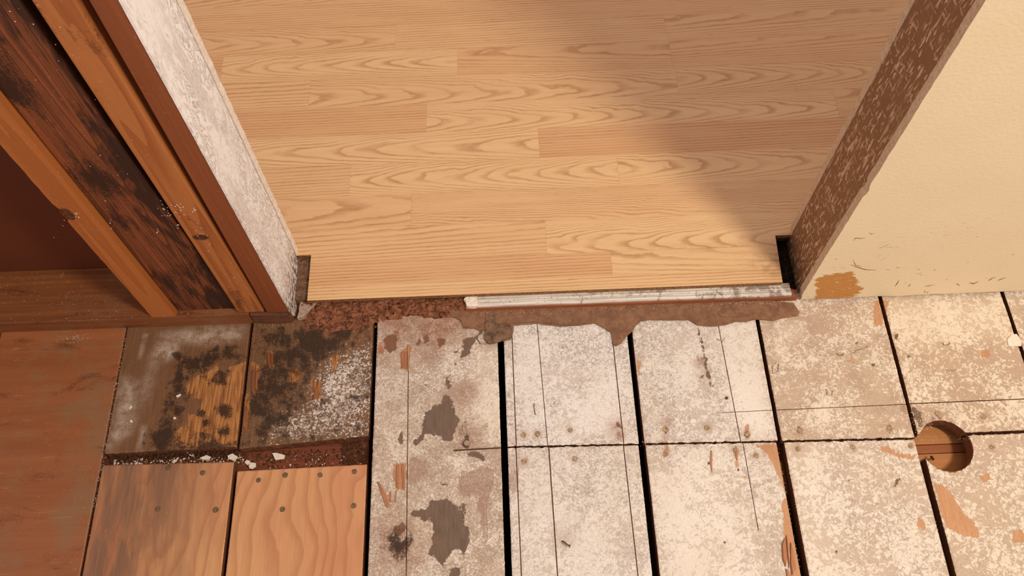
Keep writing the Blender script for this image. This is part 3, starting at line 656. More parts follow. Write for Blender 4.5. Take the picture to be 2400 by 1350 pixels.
FAR = tag(empty('floor'), 'light oak strip laminate floor in the room beyond the doorway', 'floor', kind='structure')
link_mesh('subfloor_sheet', prism(rect(-1.2, .612, 1.3, 1.85), -.012, .0165), FAR, (SLOT,)) if False else None
LZ, LT = .0265, .0085
xl0, xl1 = fl(720, 703, LZ)[0], fl(729, 598, LZ)[0]; xr0, xr1 = fl(1835, 665, LZ)[0], fl(1817, 552, LZ)[0]; yn_l = fl(729, 598, LZ)[1]; yn_r = fl(1817, 552, LZ)[1]
FY = fl(1100, 690, LZ)[1]
ROWY = [FY, .6285, .6705] + [.6705 + .0615 * i for i in range(1, 20)]
JOIN = {0: [], 1: [.164], 2: [.065], 3: [-.149, .60], 4: [-.25, .19], 5: [.063, .62], 6: [-.126, .576], 7: [-.33, .31], 8: [-.49, -.072, .307], 9: [-.184, .305], 10: [-.06, .43], 11: [-.3, .2]}
STY = {  # (row, index): (axis offset in strip, k, bend, tone)
 (0,0): (0.3, 2, 317, 0.75), (1,0): (0.42, 3, 226, 0.3), (1,1): (0.05, -6, 1375, 0.85), (2,0): (0.1, 5, 900, 0.62), (2,1): (0.015, -19.5, 3850, 0.88),
 (3,0): (0.04, 9, 1430, 0.55), (3,1): (-0.03, 10.5, 2090, 0.62), (4,0): (0.2, 4, 475, 0.58), (4,1): (0.03, -21, 4125, 0.82), (4,2): (0.035, 18, 3850, 0.8),
 (5,0): (0.028, -13.5, 3575, 0.85), (5,1): (0.36, 4, 264, 0.22), (6,0): (0.4, 2, 238, 0.28), (6,1): (0.022, 18, 4400, 0.75), (7,0): (0.1, 3, 900, 0.6), (7,1): (0.02, 13.5, 3025, 0.62), (7,2): (0.035, 21, 3850, 0.6),
 (8,0): (0.2, 3, 475, 0.2), (8,1): (0.033, -18, 4400, 0.8), (8,2): (0.05, -7.5, 2475, 0.4), (8,3): (0.07, 7.5, 1925, 0.45), (9,0): (0.03, 15, 3575, 0.5), (9,1): (0.33, 4, 288, 0.55), (9,2): (0.06, 9, 1925, 0.5), (10,0): (0.4, 3, 238, 0.42), (10,1): (0.3, 4, 317, 0.42), (10,2): (0.3, 4, 317, 0.5)}
rl = random.Random(5)
def strip_piece(row, idx, xa, xb, y0, y1, pts=None):
    g = .00004
    pts = pts or [(xa + g, y0 + g), (xb - g, y0 + g), (xb - g, y1 - g), (xa + g, y1 - g)]
    # subdivide the front edge lightly so the stain map has points to sit on
    me = None
    off, k, bend, tone = STY.get((row, idx), (rl.choice([.03, .02, .05]), rl.choice([-14, 12, 8, 18]), rl.choice([3500, 2500]), rl.uniform(.3, .85)))
    dz = rl.uniform(-.00012, .00012)
    me = prism(pts, LZ - LT, LZ + dz, 'z', 0, 0, 1)
    n = len(me.vertices)
    for nm, v in (('v0', y0 + off), ('k', k), ('bend', bend), ('seed', rl.uniform(0, 9)), ('tone', tone)):
        me.attributes.new(nm, 'FLOAT', 'POINT').data.foreach_set('value', [v] * n)
    st = []
    for v in me.vertices:
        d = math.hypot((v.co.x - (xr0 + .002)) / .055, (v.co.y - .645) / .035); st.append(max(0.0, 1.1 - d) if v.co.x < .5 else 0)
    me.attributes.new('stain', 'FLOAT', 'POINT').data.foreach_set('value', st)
    return link_mesh('laminate_strip', me, FAR, (LAM, LCORE))
XL, XR = -1.05, 1.25
for r in range(len(ROWY) - 1):
    y0, y1 = ROWY[r], ROWY[r + 1]
    if r < 12: js = JOIN.get(r, [])
    else: js = [rl.uniform(-.6, -.1), rl.uniform(.1, .6)]
    notch = y1 < max(yn_l, yn_r) + .02 and y0 < min(yn_l, yn_r)
    lx = (lambda y: xl0 + (xl1 - xl0) * (y - FY) / (yn_l - FY)); rx = (lambda y: xr0 + (xr1 - xr0) * (y - FY) / (yn_r - FY))
    if y0 < min(yn_l, yn_r):
        ends = [None] + js + [None]
        for i in range(len(js) + 1):
            a, c = ends[i], ends[i + 1]
            pts = []
            g = .00004
            p0, p1 = y0 + g, y1 - g
            if y1 <= min(yn_l, yn_r):
                la0, la1 = (lx(p0), lx(p1)) if a is None else (a + g, a + g)
                rc0, rc1 = (rx(p0), rx(p1)) if c is None else (c - g, c - g)
                n = 14
                right = []
                if c is None and r < 4: # finer points near the stain
                    xs = list(np.linspace(rc0 - .11, rc0, 8))
                    pts = [(la0, p0)] + [(x, p0) for x in xs] + [(rc1, p1)] + [(x + rc1 - rc0, p1) for x in xs[::-1][1:]] + [(la1, p1)]
                else: pts = [(la0, p0), (rc0, p0), (rc1, p1), (la1, p1)]
            else:
                if a is None: left = [(XL, p1), (XL, yn_l), (lx(yn_l), yn_l), (lx(p0), p0)]
                else: left = [(a + g, p1), (a + g, p0)]
                if c is None: right = [(rx(p0), p0), (rx(yn_r), yn_r), (XR, yn_r), (XR, p1)]
                else: right = [(c - g, p0), (c - g, p1)]
                pts = left + right
            strip_piece(r, i, 0, 0, y0, y1, pts)
    else:
        ends = [XL] + sorted(js) + [XR]
        for i in range(len(ends) - 1): strip_piece(r, i, ends[i], ends[i + 1], y0, y1)
# under the laminate: grey subfloor at the left slot, black mouldy wood at the right slot
link_mesh('subfloor_sheet', prism(rect(-1.2, .700, 1.3, 1.85), -.010, LZ - LT - .0004), FAR, (SLOT,))
link_mesh('subfloor_sheet', prism(rect(-.335, .612, .385, .6995), -.010, LZ - LT - .0004), FAR, (SLOT,))
link_mesh('subfloor_sheet', prism(rect(.386, .600, .47, .6995), -.045, -.012), FAR, (MOLDY,))

# ------------------------------------------------------------------ left wall: plate, studs, jamb
WL = tag(empty('wall_left', (-.55, .63, 0)), 'opened stud wall left of the doorway with bare studs on a bottom plate', 'wall', kind='structure')
Y0, PZ = .585, .031
fr = [(x, fl(x, y, 0)[1]) for x, y in ((0, 782), (300, 770), (595, 757))]
link_mesh('bottom_plate', prism(rect(-1.40, .5835, -.3905, .674), .0005, PZ, 'z', .0012), WL, (PLATE,))
pe = rough_poly([(-.3885, .583), (-.36, .581), (-.332, .5815), (-.327, .588), (-.327, .672), (-.3885, .672)], .006, .0015, 120, 3)
o = link_mesh('bottom_plate', prism(pe, .0005, PZ - .002, 'z'), WL, (PLATE_END,)); o['label'] = 'split dark end block of the bottom plate under the door stud'
ZT = 2.1
def stud(name, xb0, xb1, xt0, xt1, yf, depth, mat, rough_left=0, bite=None, bev=.0015, zb=PZ, seed=0.0, zt_ref=.65):
    """xb: bottom edges, xt: edges at height zt_ref; carried up to ZT"""
    e = lambda b_, t_, z: b_ + (t_ - b_) * (z - zb) / (zt_ref - zb)
    R = [(xb1, zb), (e(xb1, xt1, ZT), ZT)]; Lf = []
    zs = np.linspace(ZT, zb, 200 if rough_left else 2)
    for z in zs:
        x = e(xb0, xt0, z) + rough_left * (fn(z * 45, seed) + .5 * fn(z * 180, seed))
        if bite and abs(z - bite[0]) < bite[1]: x += bite[2] * (1 - ((z - bite[0]) / bite[1]) ** 2) * (1 + .4 * fn(z * 300, seed))
        Lf.append((x, float(z)))
    me = prism(R + Lf, yf, yf + depth, 'y', bev if not rough_left else 0)
    return link_mesh(name, me, WL, (mat,))
lbx = wl(170, 500)
o = stud('stud', -.536, -.4992, -.536, -.4992, Y0, .088, LIGHT_STUD, .0009, (lbx[1], .016, .006), seed=4); o['label'] = 'light orange-brown stud with a chipped knot, leftmost of the studs'
o = stud('stud', -.4980, -.4085, -.4980, -.421, Y0 + .009, .038, DARK_STUD, bev=.002); o['label'] = 'wide dark stud stained black with mould'
o = stud('stud', -.4062, -.3662, -.4045, -.3665, Y0 + .001, .088, ORANGE_STUD, bev=.003); o['label'] = 'smooth orange stud right of the mouldy one'
o = stud('stud', -.3625, -.3290, -.3545, -.3290, Y0, .088, BROWN_STUD, bev=.0015); o['label'] = 'red-brown door stud with a white painted side'
jf = rough_line((.5842, PZ - .012), (.5842, ZT), 220, .0007, 60, 5)
link_mesh('jamb_face', prism(jf + [(.5842, ZT), (.681, ZT), (.681, .004)] + [(.592, .002)], -.3289, -.3262, 'x'), WL, (JW,))['label'] = 'white painted side of the door stud with grey flaking'
link_mesh('paper_joint', prism(rect(-.36, .6811, -.3283, .6846), .02, ZT, 'z'), WL, (CRACK,))
je = rough_line((-.3262, LZ), (-.3262, ZT), 260, .0011, 70, 8)
link_mesh('drywall_panel', prism(je + [(-.3262, ZT), (-1.40, ZT), (-1.40, LZ)], .6847, .698, 'y'), WL, (GYPW,))['label'] = 'edge of the far room drywall behind the white jamb'
link_mesh('back_panel', prism(rect(-1.40, .674, -.40, .6805), PZ - .004, ZT), WL, (CAVITY,)) if False else link_mesh('back_panel', prism(rect(-1.40, PZ - .004, -.40, ZT), .674, .6805, 'y'), WL, (CAVITY,))
link_mesh('stud', prism(rect(-.94, .5855, -.902, .673), PZ, ZT, 'z', .0015), WL, (LIGHT_STUD,))

# knots showing on two studs
KNOT = mat_speck('dark_knot_wood', '3a1e10', '7a4526', 260, .6)
for (px, py, rx, rz_, yf) in ((158, 502, .0075, .013, Y0), (470, 556, .010, .0065, Y0 + .001)):
    kx, kz = wl(px, py, yf); P = [(kx + rx * math.cos(a) * (1 + .2 * fn(a * 2, px)), kz + rz_ * math.sin(a) * (1 + .2 * fn(a * 2, py))) for a in np.linspace(0, 2 * math.pi, 17)[:-1]]
    P = [(max(x, -.5352), z) if px < 200 else (x, z) for x, z in P]
    link_mesh('knot', prism(P, yf - .0004, yf + .001, 'y'), WL, (KNOT,))

# ------------------------------------------------------------------ right wall: drywall, jamb
WR = tag(empty('wall_right', (.9, .63, 0)), 'cream drywall right of the doorway with a scraped brown jamb side', 'wall', kind='structure')
XJ = .4490
# front drywall sheet: grid front so the torn patch has its outline
zb = lambda x: .006 + .0015 * fn(x * 30, 2) - .0025 * max(0, 1 - abs(x - .60) / .03)
torn = [wl(*p) for p in CD([(945,610),(1000,585),(1100,572),(1190,566),(1215,600),(1235,640),(1225,660),(1262,680),(1250,710),(1200,738),(1100,752),(1000,766),(915,776),(930,720)])]
xs = np.concatenate([np.linspace(XJ, .62, 60), np.linspace(.62, 1.5, 50)[1:]]); zs = np.concatenate([np.linspace(0, .10, 34), np.linspace(.10, .8, 90)[1:], np.linspace(.8, ZT, 30)[1:]])
V = []; F = []; fm = []
for j, z in enumerate(zs):
    for i, x in enumerate(xs):
        zz = z + (zb(x) if j == 0 else (zb(x) * (1 - z / .02) if z < .02 else 0)); xx = x
        if i == 0: xx = x + .0009 * (fn(z * 60, 1) + .8 * fn(z * 220, 4)) + .0035 * max(0, 1 - abs(z - .30) / .012) + .006 * max(0, 1 - z / .03) * .5
        V.append((xx, Y0 + .0006 + .0006 * fn(x * 9, z * 9), zz))
nx, ny = len(xs), len(zs)
for j in range(ny - 1):
    for i in range(nx - 1): a = j * nx + i; F.append((a, a + 1, a + nx + 1, a + nx)); fm.append(0)
loop = list(range(nx)) + [j * nx + nx - 1 for j in range(1, ny)] + [(ny - 1) * nx + i for i in range(nx - 2, -1, -1)] + [j * nx for j in range(ny - 2, 0, -1)]
n0 = len(V); V += [(V[k][0], Y0 + .0135, V[k][2]) for k in loop]; L = len(loop)
for k in range(L): F.append((loop[(k + 1) % L], loop[k], n0 + k, n0 + (k + 1) % L)); fm.append(1)
F.append(tuple(n0 + k for k in range(L))[::-1]); fm.append(1)
me = mesh_from(V, F, 'drywall', fm); A = np.array(V)
me.attributes.new('torn', 'FLOAT', 'POINT').data.foreach_set('value', np.clip(sdf(torn, A[:, 0], A[:, 2]), -.03, .03).astype(np.float32))
o = link_mesh('drywall_panel', me, WR, (DW, GYP)); o['label'] = 'cream drywall sheet with an ochre torn patch at its lower corner'
jr = [(.5990, .0)] + [(.5990, ZT), (.689, ZT), (.689, 0)]
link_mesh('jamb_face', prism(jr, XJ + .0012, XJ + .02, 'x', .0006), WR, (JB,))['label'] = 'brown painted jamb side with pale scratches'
link_mesh('stud', prism(rect(XJ + .0205, .5992, XJ + .06, .6885), 0.002, ZT), WR, (BROWN_STUD,))
jb = rough_line((XJ + .003, LZ), (XJ + .003, ZT), 260, .0012, 60, 21)
link_mesh('drywall_panel', prism(jb + [(XJ + .003, ZT), (1.5, ZT), (1.5, LZ)], .6895, .703, 'y'), WR, (GYP,))['label'] = 'edge of the far room drywall behind the brown jamb'
link_mesh('bottom_plate', prism(rect(XJ + .061, .5992, 1.5, .6885), .001, .034), WR, (PLATE,))

# ------------------------------------------------------------------ threshold: rotten sill, wood strip, metal strip, torn underlay
def heightfield(name, x0, x1, y0, y1, res, hf, mat, parent=None):
    nx, ny = int((x1 - x0) / res), int((y1 - y0) / res); V = []; F = []
    for j in range(ny + 1):
        for i in range(nx + 1):
            x, y = x0 + (x1 - x0) * i / nx, y0 + (y1 - y0) * j / ny; V.append((x, y, hf(x, y)))
    for j in range(ny):
        for i in range(nx):
            a = j * (nx + 1) + i; q = (a, a + 1, a + nx + 2, a + nx + 1)
            if max(V[k][2] for k in q) > -.0012: F.append(q)
    me = mesh_from(V, F, name); bm = bmesh.new(); bm.from_mesh(me)
    bmesh.ops.delete(bm, geom=[v for v in bm.verts if not v.link_faces], context='VERTS'); bm.to_mesh(me); bm.free()
    return link_mesh(name, me, parent, (mat,))
def hrot(x, y):
    f1 = fn(x * 70, y * 90, 1) ; f2 = fn(x * 190, y * 260, 5); f3 = fn(x * 30, y * 30, 9)
    t = (y - .577) / (.606 - .577)                                      # rises to the laminate
    t = max(-.6, min(1, t)); base = -.003 + .013 * max(t, 0) ** .8 + (t if t < 0 else 0) * .01
    lump = .0035 * f1 + .0028 * f2 + .003 * f3
    e = min((x + .336) / .02, (-.052 - x) / .012, 1)
    down = .009 * math.exp(-((x + .262) / .05) ** 2) * max(0, 1 - abs(t + .25))
    return base + lump + down - .02 * (1 - max(0, e) if e < 1 else 0)
heightfield('sill_remnant', -.336, -.052, .545, .617, .0017, hrot, ROT)
SILL = bpy.data.objects['sill_remnant']; tag(SILL, 'crumbling red-brown rotten sill wood below the left half of the laminate edge', 'sill')
tw = rough_poly([(-.064, .5885), (.446, .5865), (.446, .600), (.40, .612), (-.064, .612)], .012, .0006, 60, 2)
tag(link_mesh('threshold_board', prism(tw, .0004, .0105), None, (STRIPW,)), 'thin red-brown wood strip below the white metal strip in the doorway', 'threshold')
# metal strip with two low ribs
xa, xb_ = -.046, .436
prof = [(.5905, .0106), (.5905, .0146), (.5950, .0154), (.5965, .0146), (.6005, .0146), (.6020, .0153), (.6035, .0146), (.6115, .0146), (.6115, .0106)]
xsn = np.linspace(xa, xb_, 40); V = []; F = []
for i, x in enumerate(xsn):
    for (y, z) in prof: V.append((x, y + .0006 * fn(x * 15, 3) - (x - xa) * .003, z + .0004 * fn(x * 30, y * 50)))
m_ = len(prof)
for i in range(len(xsn) - 1):
    for k in range(m_): a = i * m_ + k; c = i * m_ + (k + 1) % m_; F.append((a, c, c + m_, a + m_))
F.append(tuple(range(m_))); F.append(tuple((len(xsn) - 1) * m_ + k for k in range(m_))[::-1])
tag(link_mesh('threshold_strip', mesh_from(V, F, 'threshold_strip'), None, (METAL,)), 'dirty white metal threshold strip along the right half of the laminate edge', 'threshold')
# crumpled end of the strip
ce = rough_poly([(-.062, .590), (-.052, .5885), (-.044, .5925), (-.0465, .611), (-.060, .611), (-.067, .602)], .004, .002, 150, 6)
tag(link_mesh('plaster_lump', prism(ce, .009, .0185, 'z', .0012), None, (GYPW,)), 'broken pale lump at the left end of the white metal strip', 'lump')
ub = CB([(140,338),(230,320),(300,345),(360,318),(430,330),(500,325),(700,318),(960,305),(1290,285),(2000,270),(2290,292),(2330,350),(2320,372),(2230,385),(2170,402),(2050,395),(1995,410),(1940,408),(1870,428),(1800,437),(1735,435),(1690,430),(1640,398),(1500,400),(1400,398),(1340,405),(1310,430),(1280,475),(1250,500),(1215,545),(1185,562),(1165,550),(1155,480),(1110,450),(1050,418),(1000,425),(960,432),(830,438),(690,420),(620,425),(545,432),(540,480),(525,520),(470,530),(420,545),(390,550),(360,520),(370,460),(330,465),(300,450),(230,450),(215,400),(160,380)])
me = prism(rough_poly(floor_poly(ub, .003), .006, .0008, 130, 14), .0008, .0034)
tag(link_mesh('underlay_strip', me, None, (PAPER,)), 'torn brown underlay strip with a ragged lower edge across the painted boards', 'underlay')
db = CB([(372,375),(430,372),(432,430),(528,432),(520,515),(430,545),(390,548),(362,520)])
tag(link_mesh('underlay_scrap', prism(rough_poly(floor_poly(db, .004), .005, .0012, 150, 24), .0036, .0052), None, (PAPERD,)), 'small dark brown underlay scrap lying over the gap beside the widest dark slit', 'underlay')
db = CB([(430,378),(700,366),(960,392),(1000,402),(1000,414),(880,432),(800,420),(690,410),(520,418),(430,422)])
tag(link_mesh('underlay_scrap', prism(rough_poly(floor_poly(db, .004), .006, .0007, 150, 34), .0036, .0046), None, (PAPER,)), 'long thin folded underlay scrap on the torn brown strip', 'underlay')
db = CB([(1820,355),(1900,345),(2060,340),(2030,365),(1960,378),(1840,380)])
tag(link_mesh('underlay_scrap', prism(rough_poly(floor_poly(db, .004), .006, .0012, 150, 44), .0036, .0046), None, (PAPER,)), 'cracked underlay scrap near the right door jamb', 'underlay')
pt = [(705, 708), (722, 705), (745, 712), (728, 728), (712, 745), (697, 748), (702, 730)]
tag(link_mesh('putty_blob', prism(rough_poly(floor_poly(pt, .006), .004, .001, 120, 2), .0006, .010, 'z', .001), None, (PUTTY,)), 'grey putty blob at the foot of the white door jamb', 'putty')

# ------------------------------------------------------------------ small fixed things on the boards: nail heads, splinters
def on_board(px, py):
    x, y = fl(px, py)
    for k, o in b.items():
        c = ABS[o.name]; dim = [(v.co.x, v.co.y) for v in ()]
    best = None
    for k, o in b.items():
        bb = [Vector(v) for v in o.bound_box]; l = ABS[o.name]
        if l.x + bb[0].x <= x <= l.x + bb[6].x and l.y + bb[0].y <= y <= l.y + bb[6].y: best = o
    return best or b['C']
nh = bmesh.new(); bmesh.ops.create_cone(nh, cap_ends=True, segments=14, radius1=.0044, radius2=.0038, depth=.0012)
nail_me = bpy.data.meshes.new('nail_head'); nh.to_mesh(nail_me); nh.free(); nail_me.materials.append(NAIL)
nail_me2 = nail_me.copy(); nail_me2.materials.clear(); nail_me2.materials.append(NAILP)
for i, (px, py) in enumerate(NAILS):
    bo = on_board(px, py); x, y = fl(px, py)
    o = bpy.data.objects.new('nail_head', nail_me if i < 10 else nail_me2); COL.objects.link(o); o.parent = bo
    o.location = Vector((x, y, (-.001 if bo is b['B2'] else 0) + .0002)) - ABS[bo.name]; o.rotation_euler = (jit(.12), jit(.12), jit(3)); s = random.uniform(.85, 1.1); o.scale = (s, s, 1)
def sliver(px_pts, bo, h=.003, mat=RAWW, lift=.0, name='splinter'):
    """a wedge of torn grain lying on its board"""
    P = floor_poly(px_pts); n = len(P); c = np.mean(P, axis=0)
    V = [(x, y, .0002) for x, y in P] + [(c[0] + (x - c[0]) * .72, c[1] + (y - c[1]) * .9, h * (.6 + .5 * random.random()) + lift) for x, y in P]
    F = [tuple(range(n))[::-1], tuple(range(n, 2 * n))] + [(i, (i + 1) % n, n + (i + 1) % n, n + i) for i in range(n)]
    return link_mesh(name, mesh_from(V, F, name), bo, (mat,))
for pts in (CA([(248,690),(262,688),(345,860),(325,875)]), CA([(340,760),(352,755),(350,840),(335,820)]), CA([(385,745),(392,748),(382,830),(375,828)]), CA([(385,570),(402,565),(405,740),(390,735)]), CA([(425,560),(438,562),(446,750),(432,745)])):
    sliver(pts, b['C'], .0022)
for pts in (C3([(300,400),(322,385),(325,520),(310,545)]), C3([(335,390),(352,400),(348,550),(336,550)]), C3([(355,330),(380,335),(365,560),(357,540)])):
    sliver(pts, b['C'], .0025)
for pts in (C2([(95,560),(130,540),(125,760),(90,700)]), C2([(130,560),(152,560),(140,720),(128,700)]), C2([(40,860),(65,830),(55,1000),(30,990)]), C2([(220,420),(245,410),(250,540),(225,520)]), C2([(590,690),(610,680),(620,760),(560,790)]), C2([(250,420),(265,425),(262,510),(252,500)])):
    sliver(pts, b['B'], .0022, RAWD)
for pts in (CC([(195,465),(208,470),(205,630),(190,560)]), CC([(372,430),(385,450),(380,540),(370,520)])): sliver(pts, b['E2'], .0018)
for pts in (CC([(695,1125),(720,1080),(735,1210),(720,1290),(700,1240)]), CC([(728,1060),(740,1090),(755,1210),(742,1300)]), CC([(760,1110),(775,1160),(795,1300),(765,1350),(752,1260)]), CC([(722,1300),(742,1310),(760,1380),(735,1380)])):
    sliver(pts, b['E2'], .004, RAWW)

# ------------------------------------------------------------------ loose small things
def wire(path, r, seg=6):
    """round wire through points"""
    P = [Vector(p) for p in path]; V = []; F = []
    for i, p in enumerate(P):
        t = (P[min(i + 1, len(P) - 1)] - P[max(i - 1, 0)]).normalized(); u = t.cross(Vector((0, 0, 1)) if abs(t.z) < .9 else Vector((1, 0, 0))).normalized(); w = t.cross(u)
        for k in range(seg): a = 2 * math.pi * k / seg; V.append(tuple(p + (u * math.cos(a) + w * math.sin(a)) * r))
    for i in range(len(P) - 1):
        for k in range(seg): F.append((i * seg + k, i * seg + (k + 1) % seg, (i + 1) * seg + (k + 1) % seg, (i + 1) * seg + k))
    F.append(tuple(range(seg))[::-1]); F.append(tuple((len(P) - 1) * seg + k for k in range(seg)))
    return mesh_from(V, F, 'wire', None, True)
def f3(px, py, z): x, y = fl(px, py, z); return (x, y, z)
ST = [([(2004,827),(2006,822),(2030,815),(2034,810)], 'long bright staple on the tan board right of the door jamb'),
      ([(1961,828),(1965,833),(1976,832),(1977,828)], 'short dull staple beside the long bright staple'),
      ([(1811,857),(1812,876),(1824,870),(1825,853)], 'open square staple near the left edge of the speckled tan board'),
      ([(1681,795),(1694,800),(1698,793),(1700,791)], 'bent staple above the yellow stain end of the saw line'),
      ([(2210,802),(2212,809),(2224,808),(2225,803)], 'dark staple on the pale upper part of the right board'),
      ([(2218,866),(2224,868),(2238,868),(2242,864)], 'flat staple on the speckled part of the right board'),
      ([(1253,945),(1251,950),(1254,970),(1257,972)], 'thin straight staple on the whitest board above its nails'),
      ([(1937,912),(1939,925),(1950,926),(1952,914)], 'squarish pale staple just above the long cross saw line'),
      ([(1118,793),(1126,806),(1140,806),(1142,796)], 'thin staple below the dark underlay scrap')]
for pts, lab in ST:
    me = wire([f3(x, y, .0012 + (.0012 if i in (0, 3) else 0)) for i, (x, y) in enumerate(pts)], .00055)
    tag(link_mesh('staple', me, None, (STEELD if 'dark' in lab or 'dull' in lab or 'thin' in lab else STEEL,)), lab, 'staple', 'loose staples on the painted boards')
# bent nail standing in the white board
bp = fl(1325, 1277)
t = empty('bent_nail', (bp[0], bp[1], 0)); tag(t, 'bent nail sticking up from the white board near the bottom of the picture', 'nail')
link_mesh('shank', wire([(bp[0] - .004, bp[1] + .005, .0005), (bp[0] - .002, bp[1] + .003, .006), (bp[0] + .001, bp[1] - .0005, .0085), (bp[0] + .005, bp[1] - .003, .0075)], .0011), t, (STEELD,))
link_mesh('nail_head', wire([(bp[0] + .005, bp[1] - .003, .0075), (bp[0] + .0058, bp[1] - .0034, .0072)], .0026, 12), t, (STEEL,))
# nail poking into the round hole
z_ = -.030; a_ = f3(2160, 1086, z_); c_ = f3(2184, 1074, z_)
t = empty('hole_nail', a_); tag(t, 'shiny nail poking sideways into the round hole', 'nail')
dv = (Vector(c_) - Vector(a_)).normalized()
link_mesh('shank', wire([Vector(a_) - dv * .012, a_, c_], .0013, 10), t, (STEEL,))
link_mesh('nail_head', wire([c_, Vector(c_) + dv * .0012], .0036, 14), t, (STEELD,))
# paint chips
def chip(pts, z, h, mat, lab):
    P = floor_poly(pts, z); P = rough_poly(P, .004, .0006, 200, pts[0][0])
    tag(link_mesh('paint_chip', prism(P, z, z + h), None, (mat,)), lab, 'paint chip', None if 'far right' in lab else 'white paint chips on the left boards')
chip(C1([(648,705),(690,688),(692,702),(660,722)]), .0004, .0012, CHIP, 'white chip lying in the middle of the mouldy board')
chip(C1([(235,815),(258,788),(264,800),(243,825)]), .0004, .001, CHIP, 'narrow white chip on the grey left half of the mouldy board')
chip(C1([(243,928),(255,915),(270,930),(258,942)]), .0004, .001, CHIP, 'small square white chip below the narrow one on the mouldy board')
chip(C1([(620,900),(640,888),(652,902),(636,914)]), .0004, .001, CHIP, 'round pale chip beside the brown middle of the mouldy board')
chip(C1([(738,1200),(800,1205),(806,1240),(760,1225)]), -.016, .0015, CHIP, 'long white chip among debris under the mouldy board end')
chip(C1([(862,1250),(920,1228),(960,1245),(930,1268),(880,1268)]), -.016, .002, CHIP, 'broad crumbly white chip left of the round ones in the trough')
chip(C1([(1105,1235),(1150,1215),(1195,1250),(1160,1280),(1110,1262)]), -.018, .003, CHIP, 'thick crumbly white chip beside the black gap in the trough')
chip(C1([(1252,1290),(1270,1270),(1300,1278),(1304,1300),(1275,1315)]), -.0185, .0016, CHIP, 'smaller of the two rounded white chips in the trough')
chip(C1([(1288,1320),(1310,1292),(1350,1298),(1352,1330),(1320,1350),(1296,1345)]), -.0185, .0018, CHIP, 'larger of the two rounded white chips in the trough')
chip(C2([(258,1195),(290,1192),(358,1212),(350,1240),(285,1248)]), -.0205, .002, CHIP, 'big cream chip on the bare joist in the trough')
chip(CD([(2280,1040),(2310,1005),(2345,1000),(2380,1050),(2380,1085),(2290,1085)]), .0004, .0012, CHIP, 'pale chip at the far right board edge')

# crumbs nobody could count
def crumbs(name, items, mat, lab, cat='debris'):
    V = []; F = []
    for (x, y, z, s) in items:
        n = len(V); th = random.uniform(0, 6.28); e = random.uniform(.35, 1)
        ax, ay = math.cos(th) * s, math.sin(th) * s; bx, by = -math.sin(th) * s * e, math.cos(th) * s * e; h = s * random.uniform(.4, .9)
        V += [(x - ax, y - ay, z), (x + bx, y + by, z), (x + ax, y + ay, z), (x - bx, y - by, z), (x + jit(s * .3), y + jit(s * .3), z + h)]
        F += [(n, n + 1, n + 4), (n + 1, n + 2, n + 4), (n + 2, n + 3, n + 4), (n + 3, n, n + 4), (n + 3, n + 2, n + 1, n)]
    tag(link_mesh(name, mesh_from(V, F, name), None, (mat,)), lab, cat, kind='stuff')
R = random.uniform
it = []
for _ in range(700):
    x = R(G['g0'], -.212); lo_ = .354 if x > -.39 else .3675; y = .386 - abs(random.gauss(0, .55)) * (.386 - lo_); it.append((x, y, -.0222, R(.0008, .0028)))
for _ in range(650): q_ = abs(random.gauss(0, .5)); it.append((R(G['g0'] + .004, -.398), .3862 - q_ * .009, -.0222 + max(0, 1 - q_) * R(.0, .014), R(.001, .0028)))
for _ in range(260): it.append((R(-.25, -.212), R(.357, .395), -.0222, R(.001, .0035)))
crumbs('trough_dirt', it, DUSTM, 'dark crumbled dirt in the trough between the board ends')
it = [(R(G['g0'] + .005, -.39), R(.369, .383), -.0200, abs(random.gauss(.0006, .0010)) + .0004) for _ in range(220)] + [(R(-.39, -.22), R(.36, .382), -.0215, abs(random.gauss(.0005, .0006)) + .0004) for _ in range(60)]
crumbs('trough_flakes', it, CHIP, 'tiny white paint flakes scattered in the trough')
it = []
for _ in range(260): it.append((G['g0'] + random.gauss(0, .002), R(.30, .585), .0004, R(.0004, .0010)))
for _ in range(90): it.append((R(-.68, -.4), R(.20, .58), .0005, R(.0004, .0009)))
for _ in range(60): it.append((random.gauss(-.665, .012), random.gauss(.571, .004), .0005, R(.0005, .0013)))
crumbs('plank_dust', it, CRUMB, 'pale grit along the edge of the varnished brown plank')
it = []
for _ in range(420): it.append((R(-.05, .43), .583 + random.gauss(0, .003), .0036, R(.0003, .0010)))
for _ in range(160): it.append((random.gauss(.17, .045), random.gauss(.602, .003), .0149, R(.0005, .0013)))
for _ in range(120): it.append((random.gauss(.36, .02), random.gauss(.5845, .0025), .0040, R(.0005, .0011)))
crumbs('threshold_sawdust', it, CRUMB, 'sawdust on the white threshold strip and torn underlay')
it = []
for _ in range(110): it.append((R(-.78, -.40), R(.586, .67), PZ + .0003, R(.0004, .0010)))
for _ in range(40): it.append((R(-.40, -.33), R(.575, .583), .0004, R(.0004, .001)))
crumbs('plate_dust', it, CRUMB, 'pale specks on the bottom plate of the open wall')
it = []
for gx_, w_ in ((G['g5'], .0045), (G['g6'], .0045), (G['g4'], .005), (G['g7'], .004)):
    for _ in range(150): it.append((gx_ + random.choice((-1, 1)) * (w_ + abs(random.gauss(0, .0016))), R(.18, .575), .0003, R(.0003, .0009)))
for _ in range(420): x_ = R(.0, .75); it.append((x_, seam(x_) + random.choice((.0008, -.0040)) + random.gauss(0, .0010), .0003, R(.0003, .0009)))
for _ in range(120): it.append((random.gauss(G['g6'] + .012, .008), random.gauss(.385, .010), .0003, R(.0004, .0012)))
crumbs('saw_fuzz', it, CRUMB, 'pale saw fuzz along the gaps of the white boards')
